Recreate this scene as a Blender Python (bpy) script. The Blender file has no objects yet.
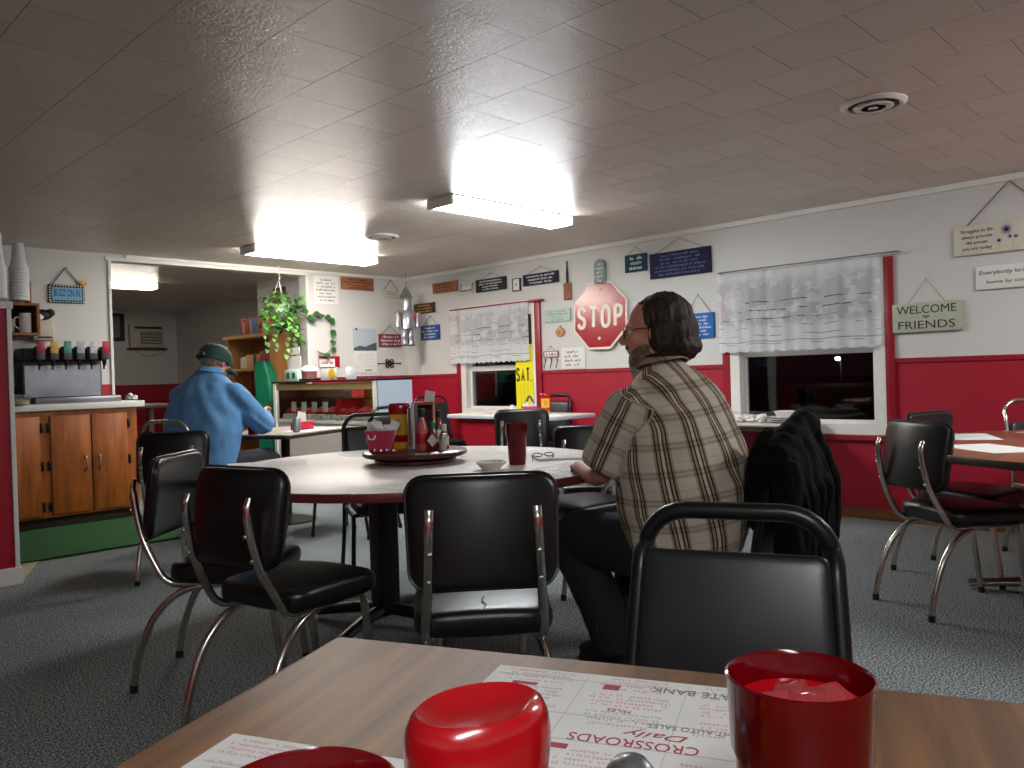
import bpy, bmesh, math, random
from mathutils import Vector, Matrix, noise
random.seed(7)
sc = bpy.context.scene
C = sc.collection
PI = math.pi
EXPOSURE, LAMP = 0.0, 62.0
R = math.radians

# ------------------------------------------------------------------ materials
def lin(c):
    o = []
    for v in c[:3]:
        v /= 255.0
        o.append(v / 12.92 if v <= 0.04045 else ((v + 0.055) / 1.055) ** 2.4)
    return (*o, 1.0)

class NT:
    def __init__(s, m):
        s.t = m.node_tree; s.n = s.t.nodes; s.l = s.t.links
        s.b = s.n.get('Principled BSDF'); s.out = s.n.get('Material Output')
    def add(s, typ, **kw):
        n = s.n.new(typ)
        for k, v in kw.items(): setattr(n, k, v)
        return n
    def link(s, a, b): s.l.new(a, b)
    def coord(s, which='Object'):
        return s.add('ShaderNodeTexCoord').outputs[which]
    def noise(s, vec, scale, detail=2, rough=.5):
        n = s.add('ShaderNodeTexNoise'); n.inputs['Scale'].default_value = scale
        n.inputs['Detail'].default_value = detail; n.inputs['Roughness'].default_value = rough
        if vec is not None: s.link(vec, n.inputs['Vector'])
        return n.outputs['Fac']
    def ramp(s, fac, stops, const=False):
        n = s.add('ShaderNodeValToRGB'); e = n.color_ramp
        if const: e.interpolation = 'CONSTANT'
        while len(e.elements) < len(stops): e.elements.new(.5)
        for el, (p, c) in zip(e.elements, stops):
            el.position = p; el.color = c
        s.link(fac, n.inputs['Fac']); return n.outputs['Color']
    def math(s, op, a, b=None):
        n = s.add('ShaderNodeMath', operation=op)
        for i, v in enumerate((a, b)):
            if v is None: continue
            if isinstance(v, (int, float)): n.inputs[i].default_value = v
            else: s.link(v, n.inputs[i])
        return n.outputs[0]
    def mix(s, fac, a, b, mode='MIX'):
        n = s.add('ShaderNodeMixRGB', blend_type=mode)
        for i, v in ((0, fac), (1, a), (2, b)):
            if isinstance(v, (int, float)): n.inputs[i].default_value = v
            elif isinstance(v, tuple): n.inputs[i].default_value = v
            else: s.link(v, n.inputs[i])
        return n.outputs[0]
    def bump(s, h, strength=.3, dist=.01):
        n = s.add('ShaderNodeBump'); n.inputs['Strength'].default_value = strength
        n.inputs['Distance'].default_value = dist
        s.link(h, n.inputs['Height']); s.link(n.outputs[0], s.b.inputs['Normal'])
    def scale(s, vec, v):
        n = s.add('ShaderNodeMapping'); n.inputs['Scale'].default_value = v
        s.link(vec, n.inputs['Vector']); return n.outputs[0]

def mat(name, col, rough=.5, metal=0, bump=None, vary=None, spec=None, trans=0, ior=1.45, emit=None, estr=0, coat=0):
    m = bpy.data.materials.new(name); m.use_nodes = True
    t = NT(m); b = t.b
    b.inputs['Base Color'].default_value = lin(col)
    b.inputs['Roughness'].default_value = rough
    b.inputs['Metallic'].default_value = metal
    if spec is not None: b.inputs['Specular IOR Level'].default_value = spec
    if trans: b.inputs['Transmission Weight'].default_value = trans; b.inputs['IOR'].default_value = ior
    if coat: b.inputs['Coat Weight'].default_value = coat; b.inputs['Coat Roughness'].default_value = .15
    if emit: b.inputs['Emission Color'].default_value = lin(emit); b.inputs['Emission Strength'].default_value = estr
    co = None
    if vary:                                    # (scale, amount): gentle mottling of the surface colour
        co = t.coord()
        f = t.noise(co, vary[0], 3)
        d = tuple(c * (1 - vary[1]) for c in lin(col)[:3]) + (1,)
        u = tuple(min(1, c * (1 + vary[1])) for c in lin(col)[:3]) + (1,)
        t.link(t.ramp(f, [(.3, d), (.7, u)]), b.inputs['Base Color'])
    if bump:                                    # (scale, strength, distance)
        co = co or t.coord()
        t.bump(t.noise(co, bump[0], 4, .6), bump[1], bump[2])
    return m

def wood(name, c1, c2, rough=.45, scale=(3, 40, 40), coat=0, bump=.1):
    m = mat(name, c1, rough, coat=coat); t = NT(m)
    v = t.scale(t.coord(), scale)
    f = t.noise(v, 1.0, 6, .65)
    t.link(t.ramp(f, [(.32, lin(c2)), (.68, lin(c1))]), t.b.inputs['Base Color'])
    t.bump(f, bump, .002)
    return m

M = {}
M['white_paint'] = mat('white_paint', (214, 208, 196), .55, bump=(30, .05, .003))
M['trim_white'] = mat('trim_white', (226, 224, 218), .4)
M['red_paint'] = mat('red_paint', (160, 14, 40), .42, bump=(14, .06, .004))
M['maroon_trim'] = mat('maroon_trim', (146, 20, 40), .4)
M['chrome'] = mat('chrome', (196, 192, 182), .22, 1, vary=(20, .12))
M['black_metal'] = mat('black_metal', (20, 20, 22), .35, .2, vary=(30, .2))
M['black_vinyl'] = mat('black_vinyl', (12, 12, 13), .36, bump=(260, .12, .001), vary=(6, .25))
M['grey_vinyl'] = mat('grey_vinyl', (26, 28, 30), .36, bump=(240, .12, .001), vary=(6, .2))
M['rubber'] = mat('rubber', (14, 14, 14), .7)
M['steel'] = mat('steel', (150, 150, 154), .35, .85, vary=(8, .1))
M['grey_metal'] = mat('grey_metal', (84, 83, 90), .45, .3)
M['tin'] = mat('tin', (176, 178, 182), .3, .85, vary=(18, .15))
M['paper'] = mat('paper', (228, 226, 222), .7, vary=(9, .03))
M['foam'] = mat('foam', (226, 230, 232), .6, bump=(160, .05, .001))
M['ceramic'] = mat('ceramic', (232, 230, 224), .2)
M['ink'] = mat('ink', (34, 34, 38), .7)
M['grey_ink'] = mat('grey_ink', (120, 116, 118), .7)
M['red_ink'] = mat('red_ink', (170, 62, 76), .7)
M['pale_ink'] = mat('pale_ink', (220, 222, 214), .6)
M['yellow_ink'] = mat('yellow_ink', (214, 168, 56), .6)
M['dark_ink_blue'] = mat('dark_ink_blue', (20, 44, 96), .6)
M['rope'] = mat('rope', (132, 118, 96), .8, bump=(300, .3, .002))
M['wood_top'] = wood('wood_top', (150, 104, 64), (92, 62, 38), .48, (26, 1.6, 8), bump=.03)
M['dark_edge'] = mat('dark_edge', (52, 40, 32), .4)
M['oak'] = wood('oak', (190, 106, 34), (134, 68, 18), .45, (16, 16, 2.0))
M['oak_dark'] = mat('oak_dark', (80, 44, 18), .5, vary=(9, .2))
M['pine'] = wood('pine', (196, 146, 92), (156, 104, 56), .5, (14, 14, 2.0))
M['plywood'] = wood('plywood', (188, 128, 66), (150, 94, 44), .5, (5, 5, 1.4))
M['brown_wood'] = wood('brown_wood', (166, 106, 70), (128, 78, 48), .65, (3, 8, 30))
M['dark_wood'] = mat('dark_wood', (58, 36, 24), .5, vary=(14, .25))
M['base_wood'] = wood('base_wood', (132, 84, 46), (92, 54, 28), .45, (20, 2, 20))
M['laminate'] = mat('laminate', (204, 194, 187), .38, vary=(5, .05))
M['mauve_edge'] = mat('mauve_edge', (118, 44, 46), .35)
M['round_wood'] = wood('round_wood', (150, 78, 44), (118, 56, 30), .3, (2.5, 14, 14), bump=.02)
M['susan_wood'] = wood('susan_wood', (96, 34, 30), (66, 20, 20), .28, (6, 26, 26), bump=.02)
M['navy'] = mat('navy', (20, 21, 54), .8, vary=(12, .15))
M['dark_green'] = mat('dark_green', (22, 38, 40), .8, vary=(12, .15))
M['teal'] = mat('teal', (18, 60, 80), .8, vary=(12, .15))
M['bright_blue'] = mat('bright_blue', (12, 94, 172), .7, vary=(12, .1))
M['mid_blue'] = mat('mid_blue', (20, 64, 144), .7)
M['sky_blue'] = mat('sky_blue', (112, 170, 208), .55, vary=(30, .1))
M['burnt'] = mat('burnt', (66, 32, 20), .7)
M['maroon'] = mat('maroon', (120, 42, 58), .6)
M['sage'] = mat('sage', (176, 180, 158), .65, vary=(9, .08))
M['cream'] = mat('cream', (206, 202, 184), .65, vary=(7, .06))
M['mint'] = mat('mint', (190, 206, 194), .6, vary=(9, .05))
M['mint_ink'] = mat('mint_ink', (96, 168, 140), .6)
M['oval_grey'] = mat('oval_grey', (128, 140, 138), .6, vary=(20, .2))
M['sign_red'] = mat('sign_red', (160, 4, 24), .23, spec=.6)
M['sign_white'] = mat('sign_white', (232, 222, 206), .35)
M['yellow_sign'] = mat('yellow_sign', (238, 226, 20), .5)
M['black'] = mat('black', (10, 10, 10), .5)
M['red_plastic'] = mat('red_plastic', (176, 8, 22), .22, coat=.3)
M['bottle_red'] = mat('bottle_red', (168, 12, 20), .2, coat=.4, spec=.6)
M['label_yellow'] = mat('label_yellow', (226, 168, 34), .45)
M['pink_plastic'] = mat('pink_plastic', (206, 60, 92), .4)
M['green_plastic'] = mat('green_plastic', (14, 118, 84), .4)
M['green_mat'] = mat('green_mat', (26, 84, 40), .9, bump=(220, .6, .004), vary=(140, .25))
M['linoleum'] = mat('linoleum', (176, 164, 140), .5)
M['plant'] = mat('plant', (44, 92, 34), .45, vary=(14, .35))
M['plant_light'] = mat('plant_light', (92, 148, 60), .45, vary=(14, .3))
M['stem'] = mat('stem', (96, 120, 56), .6)
M['amber_glass'] = mat('amber_glass', (120, 34, 20), .15, spec=.6)
M['sauce_pink'] = mat('sauce_pink', (190, 90, 88), .25)
M['clear'] = mat('clear', (238, 240, 240), .05, trans=.9, ior=1.3)
M['skin'] = mat('skin', (206, 142, 120), .55, vary=(18, .08), bump=(90, .1, .002))
M['hair_brown'] = mat('hair_brown', (44, 30, 22), .6, bump=(90, .5, .006), vary=(60, .4))
M['beard_brown'] = mat('beard_brown', (126, 96, 82), .8, bump=(120, .6, .006), vary=(40, .45))
M['hair_grey'] = mat('hair_grey', (150, 142, 134), .7, bump=(120, .6, .006), vary=(60, .3))
M['denim'] = mat('denim', (22, 24, 32), .85, bump=(240, .2, .002), vary=(10, .2))
M['jacket'] = mat('jacket', (8, 8, 9), .85, spec=.15, bump=(34, .35, .01), vary=(8, .3))
M['cap_green'] = mat('cap_green', (22, 58, 44), .75, bump=(260, .25, .002))
M['blue_shirt'] = mat('blue_shirt', (98, 150, 200), .8, bump=(22, .25, .012), vary=(10, .07))
M['shoe'] = mat('shoe', (22, 20, 20), .5, vary=(10, .2))
M['ac_white'] = mat('ac_white', (200, 192, 174), .5)
M['ac_grille'] = mat('ac_grille', (120, 116, 108), .5)
M['cake_red'] = mat('cake_red', (186, 28, 44), .5, vary=(22, .3))
M['case_grey'] = mat('case_grey', (178, 190, 204), .35, .1)
M['brass'] = mat('brass', (206, 186, 130), .3, .6)
M['picture_grey'] = mat('picture_grey', (176, 190, 200), .6)
M['hill_grey'] = mat('hill_grey', (74, 88, 86), .6)
M['book_blue'] = mat('book_blue', (54, 110, 168), .55)
M['book_red'] = mat('book_red', (152, 56, 48), .55)
M['book_tan'] = mat('book_tan', (188, 150, 110), .55)
M['book_orange'] = mat('book_orange', (182, 100, 56), .55)
M['eye'] = mat('eye', (220, 214, 206), .2)
M['iris'] = mat('iris', (50, 34, 24), .2)

# ceiling: glossy painted tiles, rows along Y and staggered
def mk_ceiling():
    m = mat('ceiling_tiles', (186, 176, 166), .29, spec=.36); t = NT(m)
    co = t.coord()
    mp = t.add('ShaderNodeMapping'); mp.inputs['Rotation'].default_value = (0, 0, PI / 2); mp.inputs['Location'].default_value = (.245, -.081, 0); t.link(co, mp.inputs['Vector'])
    br = t.add('ShaderNodeTexBrick'); t.link(mp.outputs[0], br.inputs['Vector'])
    br.inputs['Scale'].default_value = 1; br.inputs['Brick Width'].default_value = .36; br.inputs['Row Height'].default_value = .356
    br.inputs['Mortar Size'].default_value = .0022; br.inputs['Mortar Smooth'].default_value = .3
    br.inputs['Color1'].default_value = (0, 0, 0, 1); br.inputs['Color2'].default_value = (1, 1, 1, 1); br.inputs['Mortar'].default_value = (.5, .5, .5, 1)
    rnd = t.add('ShaderNodeSeparateColor'); t.link(br.outputs['Color'], rnd.inputs[0]); rv = rnd.outputs[0]
    tone = t.mix(rv, lin((206, 195, 182)), lin((219, 209, 197)))
    t.link(t.mix(br.outputs['Fac'], tone, lin((132, 118, 108))), t.b.inputs['Base Color'])
    sp = t.add('ShaderNodeSeparateXYZ'); t.link(mp.outputs[0], sp.inputs[0])
    fr = t.math('FRACT', t.math('DIVIDE', sp.outputs['Y'], .356))
    tilt = t.math('MULTIPLY', t.math('MULTIPLY', t.math('SUBTRACT', rv, .5), fr), .016)
    b1 = t.add('ShaderNodeBump'); b1.inputs['Strength'].default_value = 1; b1.inputs['Distance'].default_value = 1; t.link(tilt, b1.inputs['Height'])
    n1 = t.noise(t.scale(co, (1, 1, 1)), 42, 4, .62); n2 = t.noise(co, 7, 2)
    ridge = t.math('ABSOLUTE', t.math('SUBTRACT', n1, .5))
    h = t.math('ADD', t.math('MULTIPLY', ridge, -1.6), t.math('ADD', t.math('MULTIPLY', br.outputs['Fac'], -1.0), t.math('MULTIPLY', n2, 1.2)))
    b2 = t.add('ShaderNodeBump'); b2.inputs['Strength'].default_value = .5; b2.inputs['Distance'].default_value = .012
    t.link(h, b2.inputs['Height']); t.link(b1.outputs[0], b2.inputs['Normal']); t.link(b2.outputs[0], t.b.inputs['Normal'])
    return m
M['ceiling'] = mk_ceiling()

def mk_carpet():
    m = mat('carpet', (80, 88, 92), .95, spec=.15); t = NT(m)
    co = t.coord()
    f = t.noise(co, 130, 3, .85); g = t.noise(co, 1.2, 3)
    c = t.ramp(f, [(.42, lin((30, 40, 46))), (.5, lin((104, 116, 120))), (.58, lin((206, 212, 210)))])
    c2 = t.mix(t.math('MULTIPLY', g, .3), c, lin((96, 94, 86)), 'MIX')
    t.link(c2, t.b.inputs['Base Color']); t.bump(f, .7, .01)
    return m
M['carpet'] = mk_carpet()

def mk_wall():          # painted wainscot: red to 1.21 m, white above, with faint panel grooves
    m = mat('wall_two_tone', (214, 208, 196), .5); t = NT(m)
    ge = t.add('ShaderNodeNewGeometry'); sp = t.add('ShaderNodeSeparateXYZ'); t.link(ge.outputs['Position'], sp.inputs[0])
    f = t.math('GREATER_THAN', sp.outputs['Z'], 1.21)
    t.link(t.mix(f, lin((160, 13, 40)), lin((207, 206, 202))), t.b.inputs['Base Color'])
    s = t.math('ADD', sp.outputs['X'], sp.outputs['Y'])
    g = t.math('PINGPONG', s, .2)
    gr = t.math('LESS_THAN', g, .003)
    h = t.math('ADD', t.math('MULTIPLY', gr, -.6), t.math('MULTIPLY', t.noise(t.coord(), 25, 3), .25))
    t.bump(h, .25, .004)
    return m
M['wall'] = mk_wall()

def mk_lace(zlo, zhi):
    m = bpy.data.materials.new('lace'); m.use_nodes = True; t = NT(m)
    t.n.remove(t.b)
    uv = t.coord('UV'); sp = t.add('ShaderNodeSeparateXYZ'); t.link(uv, sp.inputs[0])
    d = t.add('ShaderNodeBsdfDiffuse'); d.inputs['Color'].default_value = lin((230, 233, 236))
    tr = t.add('ShaderNodeBsdfTranslucent'); tr.inputs['Color'].default_value = lin((220, 222, 222))
    a = t.add('ShaderNodeAddShader'); mx0 = t.add('ShaderNodeMixShader'); mx0.inputs[0].default_value = .25
    t.link(d.outputs[0], mx0.inputs[1]); t.link(tr.outputs[0], mx0.inputs[2])
    tp = t.add('ShaderNodeBsdfTransparent')
    # opacity: dense hem and flowers, sheer net between
    vo = t.noise(t.scale(uv, (3.2, 2.4, 1)), 2.2, 3, .6)
    flower = t.ramp(vo, [(.5, (0, 0, 0, 1)), (.56, (1, 1, 1, 1))])
    band = t.ramp(sp.outputs['Y'], [(.0, (1, 1, 1, 1)), (.30, (.85, .85, .85, 1)), (.36, (.25, .25, .25, 1)), (.86, (.35, .35, .35, 1)), (.93, (.9, .9, .9, 1))])
    wv = t.math('ADD', t.math('SINE', t.math('MULTIPLY', sp.outputs['X'], 17)), t.math('MULTIPLY', t.noise(t.scale(uv, (5, 9, 1)), 1.5, 2), 3))
    yy = t.math('ADD', sp.outputs['Y'], t.math('MULTIPLY', wv, .007))
    ln = t.math('LESS_THAN', t.math('PINGPONG', yy, .052), .0055)
    lm = t.math('MULTIPLY', t.math('GREATER_THAN', t.noise(t.scale(uv, (4, 14, 1)), 1.7, 1), .50), t.math('LESS_THAN', sp.outputs['Y'], .66))
    ln = t.math('MULTIPLY', ln, lm)
    hem = t.math('LESS_THAN', t.math('ABSOLUTE', t.math('SUBTRACT', yy, .135)), .006)
    ln = t.math('MAXIMUM', ln, hem)
    op = t.math('MAXIMUM', t.math('MULTIPLY', flower, .8), band)
    net = t.math('MULTIPLY', t.math('SINE', t.math('MULTIPLY', sp.outputs['Y'], 330)), .07)
    op = t.math('ADD', t.math('ADD', t.math('MULTIPLY', op, .40), .56), net)
    op = t.math('SUBTRACT', op, t.math('MULTIPLY', ln, .5))
    mx = t.add('ShaderNodeMixShader'); t.link(op, mx.inputs[0]); t.link(tp.outputs[0], mx.inputs[1]); t.link(mx0.outputs[0], mx.inputs[2])
    t.link(mx.outputs[0], t.out.inputs['Surface'])
    return m
M['lace'] = mk_lace(0, 1)

def mk_plaid():
    m = mat('plaid_shirt', (170, 162, 148), .85, spec=.2); t = NT(m)
    uv = t.coord('UV'); sp = t.add('ShaderNodeSeparateXYZ'); t.link(uv, sp.inputs[0])
    base, dk, tan, md = lin((196, 188, 172)), lin((58, 42, 34)), lin((158, 142, 120)), lin((104, 90, 76))
    fu = t.math('FRACT', t.math('DIVIDE', sp.outputs['X'], .112))
    st = [(0, base), (.30, tan), (.36, dk), (.405, tan), (.47, dk), (.515, base), (.60, dk), (.645, tan), (.71, dk), (.755, tan), (.82, base)]
    cu = t.ramp(fu, st, True)
    fv = t.math('FRACT', t.math('DIVIDE', sp.outputs['Y'], .098))
    white = (1, 1, 1, 1); g = (.52, .48, .43, 1); g2 = (.8, .77, .74, 1)
    cv = t.ramp(fv, [(0, white), (.34, g2), (.40, g), (.44, g2), (.56, g), (.60, g2), (.66, white), (.9, g2), (.93, white)], True)
    c = t.mix(1.0, cu, cv, 'MULTIPLY')
    t.link(c, t.b.inputs['Base Color'])
    t.bump(t.noise(t.coord(), 26, 4, .6), .3, .01)
    return m
M['plaid'] = mk_plaid()

def mk_glass(name, col=(235, 240, 240), rough=.02):
    m = bpy.data.materials.new(name); m.use_nodes = True; t = NT(m); t.n.remove(t.b)
    g = t.add('ShaderNodeBsdfGlossy'); g.inputs['Roughness'].default_value = rough
    tp = t.add('ShaderNodeBsdfTransparent'); tp.inputs['Color'].default_value = lin(col)
    lw = t.add('ShaderNodeLayerWeight'); lw.inputs['Blend'].default_value = .5
    fo = t.math('ADD', t.math('MULTIPLY', t.math('POWER', lw.outputs['Facing'], 4.0), .9), .045)
    mx = t.add('ShaderNodeMixShader'); t.link(fo, mx.inputs[0]); t.link(tp.outputs[0], mx.inputs[1]); t.link(g.outputs[0], mx.inputs[2])
    t.link(mx.outputs[0], t.out.inputs['Surface'])
    return m
M['glass'] = mk_glass('window_glass')
M['red_glass'] = mat('red_glass', (122, 2, 12), .10, trans=.5, ior=1.2, coat=.5)
M['red_drink'] = mat('red_drink', (206, 16, 30), .08, trans=.3, ior=1.33)
M['ice'] = mat('ice', (240, 110, 112), .05, trans=.75, spec=1, ior=1.31)

def mk_emit(name, col, s):
    m = mat(name, (240, 240, 236), .5, emit=col, estr=s); return m

# ------------------------------------------------------------------ mesh building
class B(object):
    """collects shapes into one bmesh"""
    def __init__(s): s.bm = bmesh.new(); s.uvs = None
    def _mx(s, vs, m):
        if m is not None:
            for v in vs: v.co = m @ v.co
    def box(s, x0, x1, y0, y1, z0, z1, bev=0, seg=2, m=None):
        b = bmesh.new(); bmesh.ops.create_cube(b, size=1)
        for v in b.verts:
            v.co = Vector(((x0 + x1) / 2 + v.co.x * (x1 - x0), (y0 + y1) / 2 + v.co.y * (y1 - y0), (z0 + z1) / 2 + v.co.z * (z1 - z0)))
        if bev: bmesh.ops.bevel(b, geom=b.edges[:], offset=bev, segments=seg, profile=.5, affect='EDGES')
        return s.merge(b, m)
    def merge(s, b, m=None):
        s._mx(b.verts, m)
        mp = {}
        for v in b.verts: mp[v] = s.bm.verts.new(v.co)
        for f in b.faces:
            try: s.bm.faces.new([mp[v] for v in f.verts])
            except ValueError: pass
        b.free(); return s
    def loft(s, rings, cap=True, closed=False):
        rs = [[s.bm.verts.new(Vector(p)) for p in r] for r in rings]
        n = len(rs[0]); k = len(rs)
        for i in range(k if closed else k - 1):
            a, b = rs[i], rs[(i + 1) % k]
            for j in range(n):
                s.bm.faces.new((a[j], a[(j + 1) % n], b[(j + 1) % n], b[j]))
        if cap and not closed:
            s.bm.faces.new(list(reversed(rs[0]))); s.bm.faces.new(rs[-1])
        return s
    def tube(s, pts, r, seg=8, closed=False, ref=None, cap=True):
        pts = [Vector(p) for p in pts]; n = len(pts); rings = []
        t0 = None; X = None
        for i, p in enumerate(pts):
            if closed: T = (pts[(i + 1) % n] - pts[i - 1])
            else: T = pts[min(i + 1, n - 1)] - pts[max(i - 1, 0)]
            T = T.normalized() if T.length > 1e-9 else Vector((0, 0, 1))
            if ref is not None: X = Vector(ref)
            elif X is None: X = Vector((1, 0, 0)) if abs(T.x) < .8 else Vector((0, 1, 0))
            X = (X - T * X.dot(T))
            X = X.normalized() if X.length > 1e-6 else T.orthogonal().normalized()
            Y = T.cross(X)
            rr = r[i] if isinstance(r, (list, tuple)) else r
            rx, ry = rr if isinstance(rr, (list, tuple)) else (rr, rr)
            rings.append([p + X * rx * math.cos(a) + Y * ry * math.sin(a) for a in (2 * PI * k / seg for k in range(seg))])
        return s.loft(rings, cap, closed)
    def lathe(s, prof, c=(0, 0, 0), seg=24, sx=1, sy=1, cap=True):
        rings = [[(c[0] + sx * max(r, 1e-4) * math.cos(2 * PI * k / seg), c[1] + sy * max(r, 1e-4) * math.sin(2 * PI * k / seg), c[2] + z) for k in range(seg)] for r, z in prof]
        return s.loft(rings, cap)
    def ell(s, c, r, seg=16, m=None):
        b = bmesh.new(); bmesh.ops.create_uvsphere(b, u_segments=seg, v_segments=max(6, seg // 2 + 2), radius=1)
        for v in b.verts: v.co = Vector((c[0] + v.co.x * r[0], c[1] + v.co.y * r[1], c[2] + v.co.z * r[2]))
        return s.merge(b, m)
    def prism(s, poly, y0, y1, m=None, bev=0):
        """polygon in the local xz plane, between y0 (front) and y1"""
        b = bmesh.new()
        f = [b.verts.new((x, y0, z)) for x, z in poly]; k = [b.verts.new((x, y1, z)) for x, z in poly]
        n = len(poly)
        b.faces.new(f); b.faces.new(list(reversed(k)))
        for i in range(n): b.faces.new((f[i], k[i], k[(i + 1) % n], f[(i + 1) % n]))
        bmesh.ops.recalc_face_normals(b, faces=b.faces[:])
        if bev: bmesh.ops.bevel(b, geom=b.edges[:], offset=bev, segments=2, profile=.5, affect='EDGES')
        return s.merge(b, m)
    def slab(s, poly, z0, z1, bev=0, m=None, seg=2):
        b = bmesh.new()
        f = [b.verts.new((x, y, z0)) for x, y in poly]; k = [b.verts.new((x, y, z1)) for x, y in poly]
        n = len(poly)
        b.faces.new(list(reversed(f))); b.faces.new(k)
        for i in range(n): b.faces.new((f[i], f[(i + 1) % n], k[(i + 1) % n], k[i]))
        bmesh.ops.recalc_face_normals(b, faces=b.faces[:])
        if bev: bmesh.ops.bevel(b, geom=[e for e in b.edges if abs(e.verts[0].co.z - e.verts[1].co.z) < 1e-6], offset=bev, segments=seg, profile=.5, affect='EDGES')
        return s.merge(b, m)
    def grid(s, fn, nu, nv):
        vs = [[s.bm.verts.new(Vector(fn(i / nu, j / nv))) for j in range(nv + 1)] for i in range(nu + 1)]
        s.uvg = (nu, nv)
        for i in range(nu):
            for j in range(nv):
                s.bm.faces.new((vs[i][j], vs[i + 1][j], vs[i + 1][j + 1], vs[i][j + 1]))
        return s

def obj(name, b, m, parent=None, smooth=True, ang=40):
    bm = b.bm if isinstance(b, B) else b
    bmesh.ops.recalc_face_normals(bm, faces=bm.faces[:])
    me = bpy.data.meshes.new(name); bm.to_mesh(me); bm.free()
    me.materials.append(m)
    scr = getattr(b, 'scr', False)
    if smooth:
        me.polygons.foreach_set('use_smooth', [True] * len(me.polygons))
        me.set_sharp_from_angle(angle=R(ang))
    o = bpy.data.objects.new(name, me); C.objects.link(o)
    if parent is not None: o.parent = parent
    if scr: o['kind'] = 'stuff'
    return o

def tag(o, label=None, cat=None, group=None, kind=None):
    if label: o['label'] = label
    if cat: o['category'] = cat
    if group: o['group'] = group
    if kind: o['kind'] = kind
    return o

def thing(name, label, cat, loc=(0, 0, 0), rz=0, group=None):
    o = bpy.data.objects.new(name, None); C.objects.link(o)
    o.empty_display_size = .05
    o.location = loc; o.rotation_euler = (0, 0, rz)
    return tag(o, label, cat, group)

def struct(name, b, m, parent=None, smooth=False):
    o = obj(name, b, m, parent, smooth)
    if parent is None: o['kind'] = 'structure'
    return o

def dup(root, loc, rz, label, group=None, scale=1):
    r = root.copy(); C.objects.link(r); r.location = loc; r.rotation_euler = (0, 0, rz)
    r.scale = (scale, scale, scale)
    r['label'] = label
    if group: r['group'] = group
    for ch in list(root.children):
        c = ch.copy(); C.objects.link(c); c.parent = r
        for g in list(ch.children):
            d = g.copy(); C.objects.link(d); d.parent = c
    return r

def bake(ob):
    """mesh of an object with its modifiers applied; the object is removed"""
    bpy.context.view_layer.update()
    dg = bpy.context.evaluated_depsgraph_get()
    me = bpy.data.meshes.new_from_object(ob.evaluated_get(dg))
    bpy.data.objects.remove(ob)
    return me

def text_bm(body, w, h, cx=0, cz=0, y=0, depth=.0012, fit=True, bold=0.0, shear=0):
    """lettering as a mesh in the local xz plane facing -y, fitted into w by h"""
    cu = bpy.data.curves.new('t', 'FONT'); cu.body = body; cu.align_x = 'CENTER'; cu.size = 1
    cu.extrude = 0; cu.offset = bold; cu.shear = shear; cu.resolution_u = 3
    ob = bpy.data.objects.new('t', cu); C.objects.link(ob)
    me = bake(ob); bpy.data.curves.remove(cu)
    b = B(); b.bm.from_mesh(me); bpy.data.meshes.remove(me)
    if not len(b.bm.verts): return b
    xs = [v.co.x for v in b.bm.verts]; ys = [v.co.y for v in b.bm.verts]
    sx = w / max(1e-6, max(xs) - min(xs)); sy = h / max(1e-6, max(ys) - min(ys))
    if not fit: sx = sy = min(sx, sy)
    mx, my = (max(xs) + min(xs)) / 2, (max(ys) + min(ys)) / 2
    for v in b.bm.verts: v.co = Vector((cx + (v.co.x - mx) * sx, y, cz + (v.co.y - my) * sy))
    ex = bmesh.ops.extrude_face_region(b.bm, geom=b.bm.faces[:])
    for g in ex['geom']:
        if isinstance(g, bmesh.types.BMVert): g.co.y -= depth
    return b

GL = {'T': [[(0, 1), (1, 1)], [(.5, 1), (.5, 0)]], 'A': [[(.02, 0), (.5, 1), (.98, 0)], [(.22, .32), (.78, .32)]],
      'P': [[(.1, 0), (.1, 1)], [(.1, 1), (.55, 1), (.8, .95), (.93, .85), (.93, .65), (.8, .52), (.55, .47), (.1, .47)]]}
def block_bm(word, cw, h, gap, wt, cx=0, cz=0, y=0):
    """bold block lettering drawn as flat strokes in the local xz plane"""
    b = B(); L = len(word); x = cx - (L * cw + (L - 1) * gap) / 2; hw, hh = cw - wt, h - wt
    for ch in word:
        if ch == '.': b.box(x, x + wt, y - .001, y, cz - h / 2, cz - h / 2 + wt); x += wt + gap; continue
        if ch == 'S': st = [[tuple(q[:2]) for q in bez([(.95, .80, 0), (.8, .96, 0), (.5, 1, 0), (.2, .96, 0), (.06, .78, 0), (.16, .61, 0), (.5, .51, 0), (.84, .41, 0), (.95, .22, 0), (.8, .04, 0), (.5, 0, 0), (.2, .04, 0), (.05, .20, 0)], 4)]]
        elif ch == 'O': st = [[(.5 + .5 * math.copysign(abs(math.cos(a)) ** .8, math.cos(a)), .5 + .5 * math.copysign(abs(math.sin(a)) ** .65, math.sin(a))) for a in (2 * PI * k / 28 for k in range(28))]]
        else: st = GL[ch]
        for s in st:
            b.tube([(x + wt / 2 + u * hw, y - .0006, cz - h / 2 + wt / 2 + v * hh) for u, v in s], [(.0006, wt / 2)] * len(s), 8, closed=(ch == 'O'), ref=(0, 1, 0))
        if ch in 'TP':
            pass
        x += cw + gap
    return b

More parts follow.
